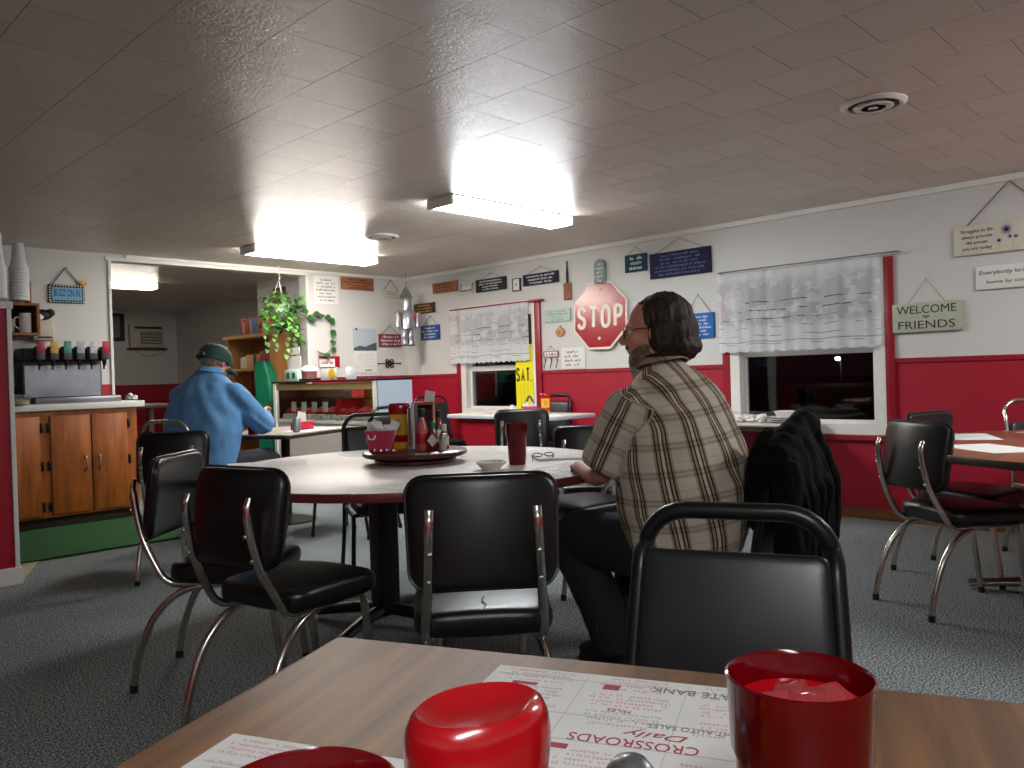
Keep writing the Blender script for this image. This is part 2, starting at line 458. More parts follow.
def scribble_bm(lines, w, h, cx=0, cz=0, y=0, seed=1, weight=.16):
    """rows of small illegible strokes, as writing too small to read"""
    rnd = random.Random(seed); b = B(); b.scr = True
    lh = h / lines
    for i in range(lines):
        z = cz + h / 2 - lh * (i + .5); ww = w * rnd.uniform(.62, 1.0); x = cx - ww / 2
        k = lh * .62; t = lh * weight
        while x < cx + ww / 2 - k * .4:
            if rnd.random() < .18: x += k * .6; continue
            z1 = z - k / 2; z2 = z + k / 2 * rnd.choice((1, .45, .45))
            b.box(x, x + t, y - .0008, y, z1, z2)
            if rnd.random() < .8:
                zz = rnd.choice((z1, z2 - t, z - t / 2)); b.box(x + t, x + k * .5, y - .0008, y, zz, zz + t)
            if rnd.random() < .5: b.box(x + k * .5 - t, x + k * .5, y - .0008, y, z1, min(z2, z1 + k * .55))
            x += k * .72
    return b

def remesh(b, voxel, smooth=4, name='m'):
    ob = obj(name, b, M['skin'], None, False)
    md = ob.modifiers.new('r', 'REMESH'); md.mode = 'VOXEL'; md.voxel_size = voxel
    if smooth:
        s = ob.modifiers.new('s', 'SMOOTH'); s.iterations = smooth; s.factor = .5
    return bake(ob)

def mesh_obj(name, me, m, parent=None):
    me.materials.clear(); me.materials.append(m)
    me.polygons.foreach_set('use_smooth', [True] * len(me.polygons))
    me.name = name
    o = bpy.data.objects.new(name, me); C.objects.link(o)
    if parent is not None: o.parent = parent
    return o

def bez(p, n=12):
    """smooth polyline through control points (Catmull-Rom)"""
    p = [Vector(q) for q in p]; q = [2 * p[0] - p[1]] + p + [2 * p[-1] - p[-2]]; out = []
    for i in range(1, len(q) - 2):
        for k in range(n):
            t = k / n; a, b, c, d = q[i - 1], q[i], q[i + 1], q[i + 2]
            out.append(.5 * ((2 * b) + (c - a) * t + (2 * a - 5 * b + 4 * c - d) * t * t + (3 * b - a - 3 * c + d) * t ** 3))
    out.append(p[-1]); return out

def rrect(x0, x1, y0, y1, r, n=5):
    o = []
    for cx, cy, a in ((x1 - r, y1 - r, 0), (x0 + r, y1 - r, 90), (x0 + r, y0 + r, 180), (x1 - r, y0 + r, 270)):
        for k in range(n + 1):
            t = R(a + 90 * k / n); o.append((cx + r * math.cos(t), cy + r * math.sin(t)))
    return o
# ------------------------------------------------------------------ camera
def make_camera():
    yaw, pitch, roll, hc = R(45.536), R(-.617), R(-1.714), 1.1804
    f = Vector((math.sin(yaw) * math.cos(pitch), math.cos(yaw) * math.cos(pitch), math.sin(pitch)))
    r = Vector((math.cos(yaw), -math.sin(yaw), 0)); u = r.cross(f)
    r2 = r * math.cos(roll) + u * math.sin(roll); u2 = -r * math.sin(roll) + u * math.cos(roll)
    cam = bpy.data.cameras.new('camera'); cam.sensor_width = 36; cam.lens = 800 / 1024 * 36; cam.clip_start = .02
    o = bpy.data.objects.new('camera', cam); C.objects.link(o)
    m = Matrix((r2, u2, -f)).transposed().to_4x4(); m.translation = (0, 0, hc)
    o.matrix_world = m; sc.camera = o
make_camera()
vs = sc.view_settings
sc.display_settings.display_device = 'sRGB'
vs.view_transform = 'Standard'; vs.look = 'None'; vs.gamma = 1; vs.use_curve_mapping = False
vs.exposure = EXPOSURE
sc.cycles.use_denoising = True
sc.cycles.max_bounces = 10
sc.cycles.transparent_max_bounces = 12
sc.cycles.sample_clamp_indirect = 6
w = bpy.data.worlds.new('night'); sc.world = w; w.use_nodes = True
w.node_tree.nodes['Background'].inputs[0].default_value = lin((10, 12, 18))
w.node_tree.nodes['Background'].inputs[1].default_value = .5

# ------------------------------------------------------------------ room shell
XR, YB, ZC = 6.267, 7.977, 2.44
XL, YF, YK = -2.6, -3.2, 13.9          # left wall, wall behind the viewer, far wall of the back room
XS = 5.87                              # right wall of the back room
struct('floor', B().box(XL - .15, XR + .2, YF - .15, YK + .15, -.1, 0), M['carpet'])
struct('ceiling', B().box(XL - .15, XR + .2, YF - .15, YK + .15, ZC, ZC + .1), M['ceiling'])

def wall_right():
    b = B(); t = .14; x0, x1 = XR, XR + t
    W1 = (5.77, 6.96, .735, 1.955); W2 = (2.20, 3.49, .66, 1.97)
    b.box(x0, x1, YF, W2[0], 0, ZC); b.box(x0, x1, W2[1], W1[0], 0, ZC); b.box(x0, x1, W1[1], YB + .1, 0, ZC)
    for y0, y1, z0, z1 in (W1, W2):
        b.box(x0, x1, y0, y1, 0, z0); b.box(x0, x1, y0, y1, z1, ZC)
    struct('wall_right', b, M['wall'])
wall_right()
b = B()
b.box(XL, 2.752, YB, YB + .12, 0, ZC); b.box(4.86, XR + .1, YB, YB + .12, 0, ZC); b.box(2.752, 4.86, YB, YB + .12, 2.395, ZC)
struct('wall_back', b, M['wall'])
struct('wall_left', B().box(XL - .14, XL, YF, YK, 0, ZC), M['wall'])
struct('wall_front', B().box(XL - .1, XR + .1, YF - .14, YF, 0, ZC), M['wall'])
struct('wall_far', B().box(XL, XR + .1, YK, YK + .14, 0, ZC), M['wall'])
struct('wall_backroom', B().box(XS, XS + .12, 9.28, YK, 0, ZC).box(4.98, XS + .12, 9.18, 9.28, 0, ZC).box(4.95, 5.07, YB + .12, 9.28, 0, ZC), M['wall'])
# low partition on the left, red with a white ledge
b = B(); b.box(XL, 1.345, 5.58, 5.69, 0, 1.675)
struct('wall_partition', b, M['red_paint'])
struct('trim_1', B().box(XL, 1.36, 5.555, 5.725, 1.675, 1.72, .006), M['trim_white'])
struct('trim_2', B().box(1.326, 1.352, 5.57, 5.70, 0, 1.675, .004), M['trim_white'])
struct('baseboard_partition', B().box(XL, 1.362, 5.552, 5.702, 0, .105, .006), M['trim_white'])
# door casing of the opening into the back room
b = B()
b.box(2.738, 2.765, YB - .018, YB + .14, 0, 2.40, .004); b.box(4.845, 4.88, YB - .012, YB + .14, 0, 2.40, .004)
b.box(2.715, 4.88, YB - .016, YB + .14, 2.375, 2.41, .004)
struct('trim_3', b, M['trim_white'])
struct('trim_4', B().box(XR - .03, XR, YF, YB, ZC - .045, ZC, .006), M['trim_white'])
struct('trim_5', B().box(2.9, XR, YB - .02, YB, ZC - .03, ZC, .004), M['trim_white'])
# chair rail on top of the red wainscot
b = B()
for y0, y1 in ((YF, 2.135), (3.56, 5.70), (7.03, YB)): b.box(XR - .012, XR, y0, y1, 1.185, 1.222, .004)
b.box(4.88, XR, YB - .012, YB, 1.185, 1.222, .004)
struct('trim_6', b, M['maroon_trim'])
struct('trim_7', B().box(XR - .035, XR, 2.15, 3.56, .60, .645, .006).box(XR - .012, XR, YF, 5.7, .585, .60, .003), M['maroon_trim'])
struct('baseboard_right', B().box(XR - .018, XR, YF, YB, 0, .085, .004), M['base_wood'])
struct('baseboard_back', B().box(4.88, XR, YB - .018, YB, 0, .085, .004), M['base_wood'])
# pale linoleum threshold by the partition
struct('floor_threshold', B().slab([(1.36, 5.6), (1.64, 6.25), (1.64, 7.4), (0.6, 7.4), (.6, 5.6)], 0, .004), M['linoleum'])

def window(n, y0, y1, z0, z1, fw, zmeet):
    """white double-hung window set into the right wall"""
    fr = B()
    for a, c in ((y0, y0 + fw), (y1 - fw, y1)): fr.box(XR - .02, XR + .13, a, c, z0, z1, .004)
    fr.box(XR - .018, XR + .13, y0 + fw, y1 - fw, z0, z0 + fw * .9); fr.box(XR - .018, XR + .13, y0 + fw, y1 - fw, z1 - fw, z1)
    o = struct('window_%d' % n, fr, M['trim_white'])
    sa = B(); a, c = y0 + fw, y1 - fw; s = .028
    for q, p in ((a, a + s), (c - s, c)): sa.box(XR + .05, XR + .085, q, p, z0 + fw * .9, z1 - fw, .003)
    for q in (z0 + fw * .9, z1 - fw - s, zmeet): sa.box(XR + .051, XR + .084, a + s, c - s, q, q + (s if q != zmeet else .055))
    obj('sash', sa, M['trim_white'], o)
    obj('pane', B().box(XR + .064, XR + .070, a, c, z0 + fw, z1 - fw), M['glass'], o, False)
    return o
w1 = window(1, 5.77, 6.96, .735, 1.955, .085, 1.24)
obj('sill', B().box(XR - .085, XR + .02, 5.68, 7.06, .70, .742, .006), M['trim_white'], w1)
b = B()
b.box(XR - .025, XR, 5.69, 5.77, .742, 1.955, .004).box(XR - .025, XR, 6.96, 7.03, .742, 1.955, .004)
obj('casing', b, M['maroon_trim'], w1)
obj('head_trim', B().box(XR - .07, XR, 5.64, 7.08, 1.955, 1.975, .003), M['maroon_trim'], w1)
w2 = window(2, 2.20, 3.49, .645, 1.985, .09, 1.275)
b = B()
b.box(XR - .025, XR, 2.135, 2.20, .64, 1.985, .004).box(XR - .025, XR, 3.49, 3.56, .64, 1.985, .004)
obj('casing', b, M['maroon_trim'], w2)
# ground and a street lamp out in the night
struct('ground_outside', B().box(XR + .16, 120, -60, 120, -.35, -.3), mat('asphalt', (34, 36, 38), .9, bump=(40, .3, .01)))
t = thing('street_lamp', 'lit street lamp far away in the dark outside the window', 'lamp', (66.0, 26.8, -.66))
obj('pole', B().tube([(0, 0, 0), (0, 0, 2.3)], .06, 10), M['grey_metal'], t)
obj('arm', B().tube(bez([(0, 0, 2.2), (-.1, 0, 2.45), (-.5, 0, 2.5)], 6), .035, 8), M['grey_metal'], t)
obj('lamp_head', B().ell((-.55, 0, 2.42), (.22, .22, .16), 14), mk_emit('lamp_glow', (255, 240, 214), 30), t)

# ------------------------------------------------------------------ ceiling lights and vents
LIGHT = mk_emit('diffuser_glow', (255, 247, 238), LAMP)
LIGHT3 = mk_emit('diffuser_glow_dim', (255, 244, 230), LAMP * .3)
LIGHT2 = mk_emit('diffuser_glow_cool', (245, 250, 253), LAMP)
def fixture(x0, x1, y, label, m, wd=.24, hh=.07):
    t = thing('ceiling_light', label, 'light', ((x0 + x1) / 2, y, ZC), 0, 'fluorescent ceiling lights')
    L = (x1 - x0) / 2; h = wd / 2
    pr = [(-h, -.012), (-h, -.042), (-h + .03, -hh), (h - .03, -hh), (h, -.042), (h, -.012)]
    b = B(); b.loft([[(x, yy, z) for yy, z in pr] for x in (-L + .012, L - .012)])
    obj('diffuser', b, m, t, False)
    obj('housing', B().box(-L, L, -h - .006, h + .006, -.012, -.001), M['trim_white'], t)
    for s in (-1, 1):
        e = B(); e.box(s * L - .012, s * L + .012, -h - .006, h + .006, -hh - .004, -.001, .003)
        obj('end_cap', e, M['trim_white'], t)
fixture(3.66, 4.94, 4.24, 'glowing wraparound fluorescent light in the middle of the tiled ceiling', LIGHT2, .25)
fixture(3.57, 4.93, 6.84, 'glowing fluorescent light near the opening to the back room', LIGHT, .25)
fixture(2.72, 3.99, 10.05, 'glowing fluorescent light on the back room ceiling', LIGHT3, .25)
fixture(3.95, 5.2, -.25, 'fluorescent light over the tables beyond the right edge', LIGHT2, .25)
fixture(-1.2, .05, -.9, 'fluorescent light on the ceiling behind the viewer', LIGHT2, .25)

def vent(x, y, r, label, rz):
    t = thing('ceiling_vent', label, 'vent', (x, y, ZC), rz, 'round ceiling vents')
    obj('flange', B().lathe([(r, -.001), (r, -.008), (r * .88, -.02), (r * .78, -.016), (r * .78, -.001)], seg=32), M['trim_white'], t)
    obj('throat', B().lathe([(.001, -.003), (r * .78, -.003), (r * .78, -.004), (.001, -.004)], seg=24), M['black'], t)
    for k in (.62, .40):
        obj('cone', B().lathe([(r * k, -.02), (r * (k - .1), -.004), (r * (k - .12), -.006), (r * (k - .03), -.024)], seg=28), M['trim_white'], t)
    obj('hub', B().lathe([(.001, -.026), (r * .16, -.024), (r * .2, -.005)], seg=20), M['trim_white'], t)
vent(4.01, 1.44, .15, 'round white ceiling vent near the window with the long curtain', 0)
vent(4.26, 5.73, .15, 'small round ceiling vent beyond the middle fluorescent light', 0)

# ------------------------------------------------------------------ curtains
def curtain(name, y0, y1, z0, z1, label, amp, folds, seed):
    t = thing(name, label, 'curtain', (XR - .06, (y0 + y1) / 2, z0))
    rnd = random.Random(seed); ph = [rnd.uniform(0, 6) for _ in range(4)]
    L = y1 - y0; H = z1 - z0
    def fn(u, v):
        f = amp * (math.sin(u * folds * 6.28 + ph[0]) * .6 + math.sin(u * folds * 13.1 + ph[1]) * .3 + math.sin(u * folds * 3.3 + ph[2]) * .4)
        edge = .010 * math.sin(u * folds * 12.56) if v < .02 else 0
        return (f * (.55 + .45 * (1 - v)), (u - .5) * L, v * H + edge * .7 + (0 if v < .97 else 0))
    nu, nv = 150, 24
    b = B().grid(fn, nu, nv)
    uvl = b.bm.loops.layers.uv.new('UVMap')
    b.bm.verts.ensure_lookup_table()
    for f in b.bm.faces:
        for l in f.loops:
            l[uvl].uv = ((l.vert.co.y + L / 2), l.vert.co.z / H)
    o = obj('lace_panel', b, M['lace'], t, True, 180)
    return t
t = curtain('lace_curtain', 5.83, 7.10, 1.335, 1.965, 'white lace half curtain over the window with the yellow sign', .010, 8, 3)
obj('curtain_rod', B().tube([(.01, -.66, .645), (-.005, -.66, .638), (-.005, .62, .638), (.03, .63, .645)], .006, 8), M['trim_white'], t)
t = curtain('lace_curtain', 2.215, 3.575, 1.318, 1.985, 'long white lace half curtain over the black window beside the plaid shirt man', .019, 6, 8)
obj('curtain_rod', B().tube([(.05, -.815, .69), (-.005, -.815, .69), (-.005, .66, .69), (.05, .66, .69)], .006, 8), M['steel'], t)

# yellow cardboard sign in the first window
t = thing('yellow_sign', 'yellow cardboard sign with black day letters inside the far window', 'sign', (XR - .024, 5.935, .81), -PI / 2)
obj('board', B().box(-.125, .125, -.004, .003, 0, 1.02), M['yellow_sign'], t, False)
obj('lettering', block_bm('SAT', .060, .15, .013, .020, -.018, .375, -.0046).box(.094, .108, -.0056, -.0046, .30, .316), M['black'], t, False)
obj('lettering', text_bm('FRI.', .185, .13, 0, .58, -.0045), M['black'], t, False)
obj('stripes', B().box(-.06, -.055, -.0052, -.004, .02, .26).box(-.01, -.005, -.0052, -.004, .02, .26).box(.045, .05, -.0052, -.004, .02, .26), M['label_yellow'], t, False)
obj('dark_panel', B().box(-.125, .125, -.0055, -.004, .70, 1.02), M['black'], t, False)

# ------------------------------------------------------------------ wall signs
def on_right(y, z, d=.0): return (XR - d, y, z)
def hanger(t, w, top, apex, m=None, r=.004):
    obj('hanger', B().tube([(-w, -.012, top), (0, -.008, apex), (w, -.012, top)], r, 6), m or M['rope'], t)
    obj('nail', B().tube([(0, 0, apex), (0, -.02, apex + .002)], .004, 6), M['steel'], t)
def sign(name, label, wall, a, z, w, h, m, lines=0, ink=None, apex=None, d=.018, hw=None, text=None, group=None, frame=None, seed=1, bev=.003, r=.004, hm=None, cov=.85):
    loc, rz = ((XR - .004, a, z), -PI / 2) if wall == 'r' else ((a, YB - .004, z), 0)
    t = thing(name, label, 'sign', loc, rz, group)
    obj('board', B().box(-w / 2, w / 2, -d, -.001, -h / 2, h / 2, bev), m, t)
    if frame:
        f = B(); k = min(w, h) * .07
        f.box(-w / 2 - k, w / 2 + k, -d - .006, -.001, h / 2 - k * .3, h / 2 + k).box(-w / 2 - k, w / 2 + k, -d - .006, -.001, -h / 2 - k, -h / 2 + k * .3)
        f.box(-w / 2 - k, -w / 2 + k * .3, -d - .006, -.001, -h / 2, h / 2).box(w / 2 - k * .3, w / 2 + k, -d - .006, -.001, -h / 2, h / 2)
        obj('frame', f, frame, t, False)
    if lines: obj('lettering', scribble_bm(lines, w * cov, h * cov, 0, 0, -d - .0002, seed), ink, t, False)
    for row in (text or []):
        s, tw, th, cx, cz = row[:5]
        obj('lettering', text_bm(s, tw, th, cx, cz, -d - .0002), row[5] if len(row) > 5 else ink, t, False)
    if apex: hanger(t, hw or w * .42, h / 2 - .008, apex - z, hm, r)
    return t
sign('wooden_sign', 'small reddish brown plank sign high on the window wall nearest the corner', 'r', 7.20, 2.25, .45, .125, M['brown_wood'], 3, M['burnt'], seed=2)
sign('wooden_sign', 'dark brown sign with yellow writing beside the hanging tin man', 'r', 7.60, 2.03, .40, .125, M['dark_wood'], 3, M['yellow_ink'], seed=3)
sign('blue_sign', 'square blue sign with white writing below the dark brown sign', 'r', 7.50, 1.73, .35, .175, M['mid_blue'], 4, M['pale_ink'], apex=1.93, seed=4, r=.003)
sign('dark_sign', 'dark green board with pale writing left of the navy board', 'r', 6.42, 2.203, .485, .142, M['dark_green'], 4, M['pale_ink'], apex=2.33, seed=5, r=.0025)
sign('framed_sign', 'narrow white framed card with one dark mark high on the wall', 'r', 6.02, 2.16, .10, .125, M['trim_white'], 0, frame=M['grey_metal'],
     text=[('+', .03, .035, 0, 0, M['ink'])])
sign('navy_sign', 'navy blue board with white writing above the far lace curtain', 'r', 5.67, 2.19, .50, .122, M['navy'], 3, M['pale_ink'], apex=2.32, seed=6, r=.0025)
sign('teal_sign', 'small teal sign with pale writing high above the stop sign', 'r', 4.447, 2.208, .25, .165, M['teal'], 3, M['pale_ink'], apex=2.36, seed=7, r=.0025)
sign('navy_sign', 'large navy blue board with faint writing above the man in plaid', 'r', 3.968, 2.15, .64, .232, M['navy'], 6, mat('faint_ink', (92, 100, 150), .6), apex=2.377, hw=.27, seed=8, r=.003, cov=.88)
sign('blue_sign', 'bright blue sign with white writing behind the head of the man in plaid', 'r', 3.79, 1.572, .31, .222, M['bright_blue'], 6, M['pale_ink'], apex=1.846, hw=.13, seed=9, r=.0035)
t = sign('welcome_sign', 'sage green WELCOME FRIENDS sign hanging right of the black window', 'r', 1.908, 1.515, .464, .212, M['sage'], apex=1.79, hw=.13, d=.03, r=.002,
     text=[('WELCOME', .40, .058, 0, .055, M['ink']), ('FRIENDS', .38, .058, 0, -.055, M['ink']), ('~ \u2665 ~', .14, .026, 0, 0, M['grey_ink'])])
t = sign('cream_sign', 'long cream sign with blue flowers hanging highest at right by the ceiling', 'r', 1.37, 2.025, .69, .205, M['cream'], apex=2.397, hw=.27, d=.028, r=.005,
     text=[('Struggles in life', .20, .030, -.20, .058, M['ink']), ('always precede', .185, .030, -.20, .018, M['ink']), ('the person', .13, .030, -.20, -.022, M['ink']), ('you are today', .185, .030, -.20, -.062, M['ink'])])
b = B()
def petals(b, cx, cz, r, n, y=-.0285):
    for k in range(n):
        a = 2 * PI * k / n; b.prism([(cx + r * .45 * math.cos(a - .2), cz + r * .45 * math.sin(a - .2)), (cx + r * math.cos(a), cz + r * math.sin(a)), (cx + r * .45 * math.cos(a + .2), cz + r * .45 * math.sin(a + .2))], y - .001, y)
    b.prism([(cx + r * .4 * math.cos(2 * PI * k / 10), cz + r * .4 * math.sin(2 * PI * k / 10)) for k in range(10)], y - .001, y)
petals(b, -.02, .045, .042, 12); petals(b, .0, -.005, .022, 6); petals(b, .035, -.008, .022, 6); petals(b, -.065, -.025, .022, 8)
obj('painted_flowers', b, M['dark_ink_blue'], t, False)
obj('painted_stems', B().box(.015, .018, -.0295, -.0285, -.085, -.02).box(-.066, -.063, -.0295, -.0285, -.085, -.045), M['sage'], t, False)
obj('lettering', scribble_bm(4, .2, .16, .2, 0, -.0285, 12), M['dark_ink_blue'], t, False)
sign('white_sign', 'white sign lettered Everybody under the long cream flower sign', 'r', 1.255, 1.755, .655, .16, M['trim_white'], apex=None, d=.022,
     text=[('Everybody brings joy', .40, .036, -.105, .030, M['ink']), ('home by coming', .29, .030, -.115, -.034, M['ink'])])
sign('mint_plaque', 'pale mint plaque with faint green writing left of the stop sign', 'r', 5.447, 1.785, .345, .13, M['mint'], 4, M['mint_ink'], seed=13)
sign('white_card', 'white card with grey handwriting below the stop sign', 'r', 5.257, 1.338, .315, .22, M['paper'], 4, M['grey_ink'], d=.008, seed=14, cov=.8)
t = sign('framed_sign', 'tiny white sign with a red frame above three small hooks', 'r', 5.555, 1.39, .19, .055, M['paper'], 1, M['red_ink'], apex=1.47, frame=M['maroon_trim'], d=.01, seed=15, r=.002)
for k, y in enumerate((5.645, 5.56, 5.48)):
    t = thing('wall_hook', 'small dark metal hook, %s of three under the tiny red framed sign' % ('leftmost', 'middle one', 'rightmost')[k], 'hook', (XR - .003, y, 1.29), -PI / 2, 'hooks under the tiny sign')
    obj('hook', B().tube(bez([(0, -.004, .05), (.008, -.01, .02), (-.008, -.012, -.02), (0, -.022, -.045), (.012, -.035, -.03)], 5), .005, 6), M['grey_metal'], t)
    obj('mounting_plate', B().box(-.008, .008, -.004, 0, .03, .055), M['grey_metal'], t)
# octagonal stop sign
t = thing('stop_sign', 'big red octagonal STOP sign on the white wall', 'sign', (XR - .022, 4.885, 1.743), -PI / 2)
t.rotation_euler = (R(-2.6), 0, -PI / 2)
oc = lambda r: [(r * math.cos(R(22.5 + 45 * k)), r * math.sin(R(22.5 + 45 * k))) for k in range(8)]
obj('border', B().prism(oc(.358), -.010, -.001), M['sign_white'], t, False)
obj('plate', B().prism(oc(.337), -.0115, -.0095), M['sign_red'], t, False)
obj('lettering', block_bm('STOP', .124, .232, .027, .037, 0, -.012, -.0117), M['sign_white'], t, False)
for z in (-.225, .255): obj('bolt', B().tube([(0, -.009, z), (0, -.018, z)], .016, 10), M['sign_white'], t)
# arched plaque over it
t = thing('arched_plaque', 'little grey arched plaque with pale writing directly above the stop sign', 'sign', (XR - .02, 4.87, 2.176), -PI / 2)
ar = [(-.065, -.12), (.065, -.12), (.065, .06)] + [(.065 * math.cos(R(a)), .06 + .06 * math.sin(R(a))) for a in range(20, 180, 20)] + [(-.065, .06)]
obj('board', B().prism(ar, -.016, .014), M['oval_grey'], t, False)
obj('lettering', scribble_bm(5, .10, .20, 0, -.01, -.0165, 22), M['pale_ink'], t, False)
# wooden paddle
t = thing('wooden_paddle', 'wooden paddle with a dark handle hanging on the wall left of the stop sign', 'paddle', (XR - .001, 5.305, 2.11), -PI / 2)
obj('blade', B().box(-.053, .053, -.016, -.002, -.176, .0, .006), M['brown_wood'], t)
obj('handle', B().tube([(0, -.01, -.005), (0, -.01, .1), (0, -.01, .15), (0, -.01, .22)], [.014, .013, .008, .007], 8), M['dark_wood'], t)
# round wooden ornament
t = thing('wooden_ornament', 'small round light wood ornament with a dark dot below the mint plaque', 'ornament', (XR, 5.42, 1.612), -PI / 2)
obj('disc', B().prism([(.058 * math.cos(2 * PI * k / 20), .05 * math.sin(2 * PI * k / 20)) for k in range(20)], -.02, .001, None, .004), M['pine'], t)
obj('dot', B().ell((-.006, -.02, 0), (.01, .004, .01), 10), M['ink'], t)
obj('loop', B().tube(bez([(-.012, -.008, .045), (0, -.008, .066), (.012, -.008, .045)], 5), .004, 6), M['dark_wood'], t)
# small wire rack
t = thing('wire_rack', 'small empty wire rack on the wall right of the nearest plank sign', 'rack', (XR, 6.825, 2.205), -PI / 2)
b = B()
b.tube([(-.1, -.01, .05), (-.1, -.03, -.03), (.1, -.03, -.03), (.1, -.01, .05)], .005, 6)
obj('wire', b, M['grey_metal'], t)
obj('backing', B().box(-.09, .09, -.006, .001, -.03, .02), M['paper'], t)
# back wall pieces
sign('paper_notice', 'large white paper notice with grey lines left of the brown plank sign', 'b', 5.11, 2.228, .33, .32, M['paper'], 7, M['grey_ink'], d=.003, seed=31, bev=0)
sign('wooden_sign', 'brown plank sign on the back wall under the fluorescent light', 'b', 5.54, 2.323, .465, .15, M['brown_wood'], 4, M['burnt'], seed=32)
sign('hanging_sign', 'pale sign hanging from a cord next to the tin man', 'b', 6.03, 2.222, .27, .10, M['cream'], 3, M['grey_ink'], apex=2.40, hw=.12, seed=33, r=.006)
sign('maroon_sign', 'maroon sign with pale writing right of the calendar', 'b', 5.998, 1.655, .345, .155, M['maroon'], 3, M['pale_ink'], apex=1.84, seed=34, r=.004)
t = thing('wall_calendar', 'wall calendar with a grey landscape picture on the back wall', 'calendar', (5.627, YB - .003, 1.53))
obj('sheet', B().box(-.165, .165, -.006, 0, -.265, -.005), M['paper'], t, False)
obj('picture', B().box(-.165, .165, -.007, 0, -.005, .265), M['picture_grey'], t, False)
obj('hills', B().prism([(-.165, 0), (.165, 0), (.165, .1), (.08, .075), (.0, .045), (-.08, .06), (-.165, .03)], -.0085, -.007), M['hill_grey'], t, False)
obj('dates', scribble_bm(6, .28, .16, 0, -.12, -.0065, 36), mat('light_ink', (196, 192, 194), .7), t, False)
obj('footer', text_bm('\u2022\u2022\u2022', .09, .02, .04, -.235, -.0065), M['ink'], t, False)
obj('pin', B().ell((-.125, -.012, .255), (.014, .008, .014), 10), M['black'], t)
t = thing('iron_scroll', 'black iron scroll ornament under the maroon sign', 'ornament', (5.98, YB, 1.372))
b = B(); b.tube([(-.165, -.006, 0), (.165, -.006, 0)], .006, 6)
for s in (-1, 1):
    b.tube(bez([(0, -.01, 0), (s * .02, -.01, .045), (s * .055, -.01, .04), (s * .045, -.01, .012), (s * .02, -.01, .02)], 5), .008, 6)
    b.tube(bez([(0, -.01, 0), (s * .02, -.01, -.045), (s * .055, -.01, -.04), (s * .045, -.01, -.012), (s * .02, -.01, -.02)], 5), .008, 6)
obj('scrollwork', b, M['black_metal'], t)
obj('bar_tips', B().ell((-.165, -.008, 0), (.012, .01, .012), 8).ell((.165, -.008, 0), (.012, .01, .012), 8), M['black_metal'], t)
# BUZZ ON IN plaque on the wall over the drinks
t = sign('blue_plaque', 'light blue BUZZ ON IN plaque with a checkered border over the drink dispenser', 'b', 2.378, 2.04, .30, .165, M['black'], apex=2.28, hw=.12, r=.006,
     text=[])
ck = B()
for k in range(12):
    x = -.138 + k * .025
    for z in (-.077, .068): ck.box(x, x + .012, -.0195, -.018, z, z + .010)
for k in range(6):
    z = -.065 + k * .023
    for x in (-.146, .134): ck.box(x, x + .012, -.0195, -.018, z, z + .011)
obj('checks', ck, M['trim_white'], t, False)
obj('panel', B().box(-.125, .125, -.0205, -.018, -.058, .058), M['sky_blue'], t, False)
obj('lettering', text_bm('BUZZ ON IN', .215, .062, 0, .008, -.0208), M['dark_ink_blue'], t, False)
b = B(); b.ell((.13, -.02, .10), (.028, .012, .018), 10).ell((.16, -.02, .105), (.013, .01, .012), 8).ell((.115, -.02, .118), (.02, .005, .012), 8)
obj('bee', b, M['label_yellow'], t)

# tin man hanging from the ceiling by the corner
t = thing('tin_man', 'tin can man with a funnel hat hanging in the corner', 'ornament', (5.93, 7.54, 1.565))
obj('cord', B().tube([(.0, 0, .70), (.012, 0, .78), (.0, 0, .874)], .003, 6), M['grey_metal'], t)
obj('hat', B().lathe([(.085, .565), (.08, .572), (.03, .675), (.012, .70), (.004, .71)], seg=20), M['tin'], t)
can = lambda b, x, y, z0, z1, r: b.lathe([(r * .96, z0), (r * 1.03, z0 + .004), (r, z0 + .012), (r, z1 - .012), (r * 1.03, z1 - .004), (r * .96, z1)], (x, y, 0), 20)
obj('head', can(B(), 0, 0, .42, .565, .062), M['tin'], t)
obj('body', can(B(), 0, 0, .20, .42, .098), M['tin'], t)
obj('heart', B().ell((.06, -.088, .34), (.02, .012, .05), 8), M['cake_red'], t)
for s in (-1, 1):
    obj('arm', can(B(), s * .145, -.01, .22, .40, .038), M['tin'], t)
    obj('leg', can(can(B(), s * .046, 0, .02, .11, .040), s * .046, 0, .11, .20, .038), M['tin'], t)
    obj('foot', B().ell((s * .048, -.018, .012), (.045, .06, .014), 12), M['tin'], t)
# ------------------------------------------------------------------ drinks counter on the left
t = thing('base_cabinet', 'orange oak base cabinet with three doors under the drink dispenser', 'cabinet', (1.3, 7.47, 0))
obj('carcass', B().box(0, 1.47, .0, .50, .105, 1.0), M['oak'], t, False)
obj('plinth', B().box(.02, 1.44, .06, .49, 0, .105), M['dark_wood'], t, False)
for x0, x1, hs in ((.26, .685, 1), (.765, 1.075, -1), (1.085, 1.38, 1)):
    d = obj('door', B().box(x0, x1, -.02, 0, .125, .955, .005), M['oak'], t, True)
    for z in (.2, .54, .86):
        xx = x1 + .012 if hs > 0 else x0 - .012
        obj('hinge', B().box(xx - .010, xx + .010, -.024, -.002, z - .04, z + .04, .003), M['black_metal'], d)
    if x0 > .5:
        hx = x1 - .05 if hs < 0 else x0 + .05
        obj('handle', B().tube(bez([(hx, -.02, .60), (hx, -.045, .585), (hx, -.05, .54), (hx, -.045, .495), (hx, -.02, .48)], 5), .008, 8), M['steel'], d)
tag(obj('worktop', B().box(1.28, 2.83, 7.43, 7.965, 1.0, 1.055, .006), M['trim_white']), 'off white worktop of the drinks counter', 'worktop')
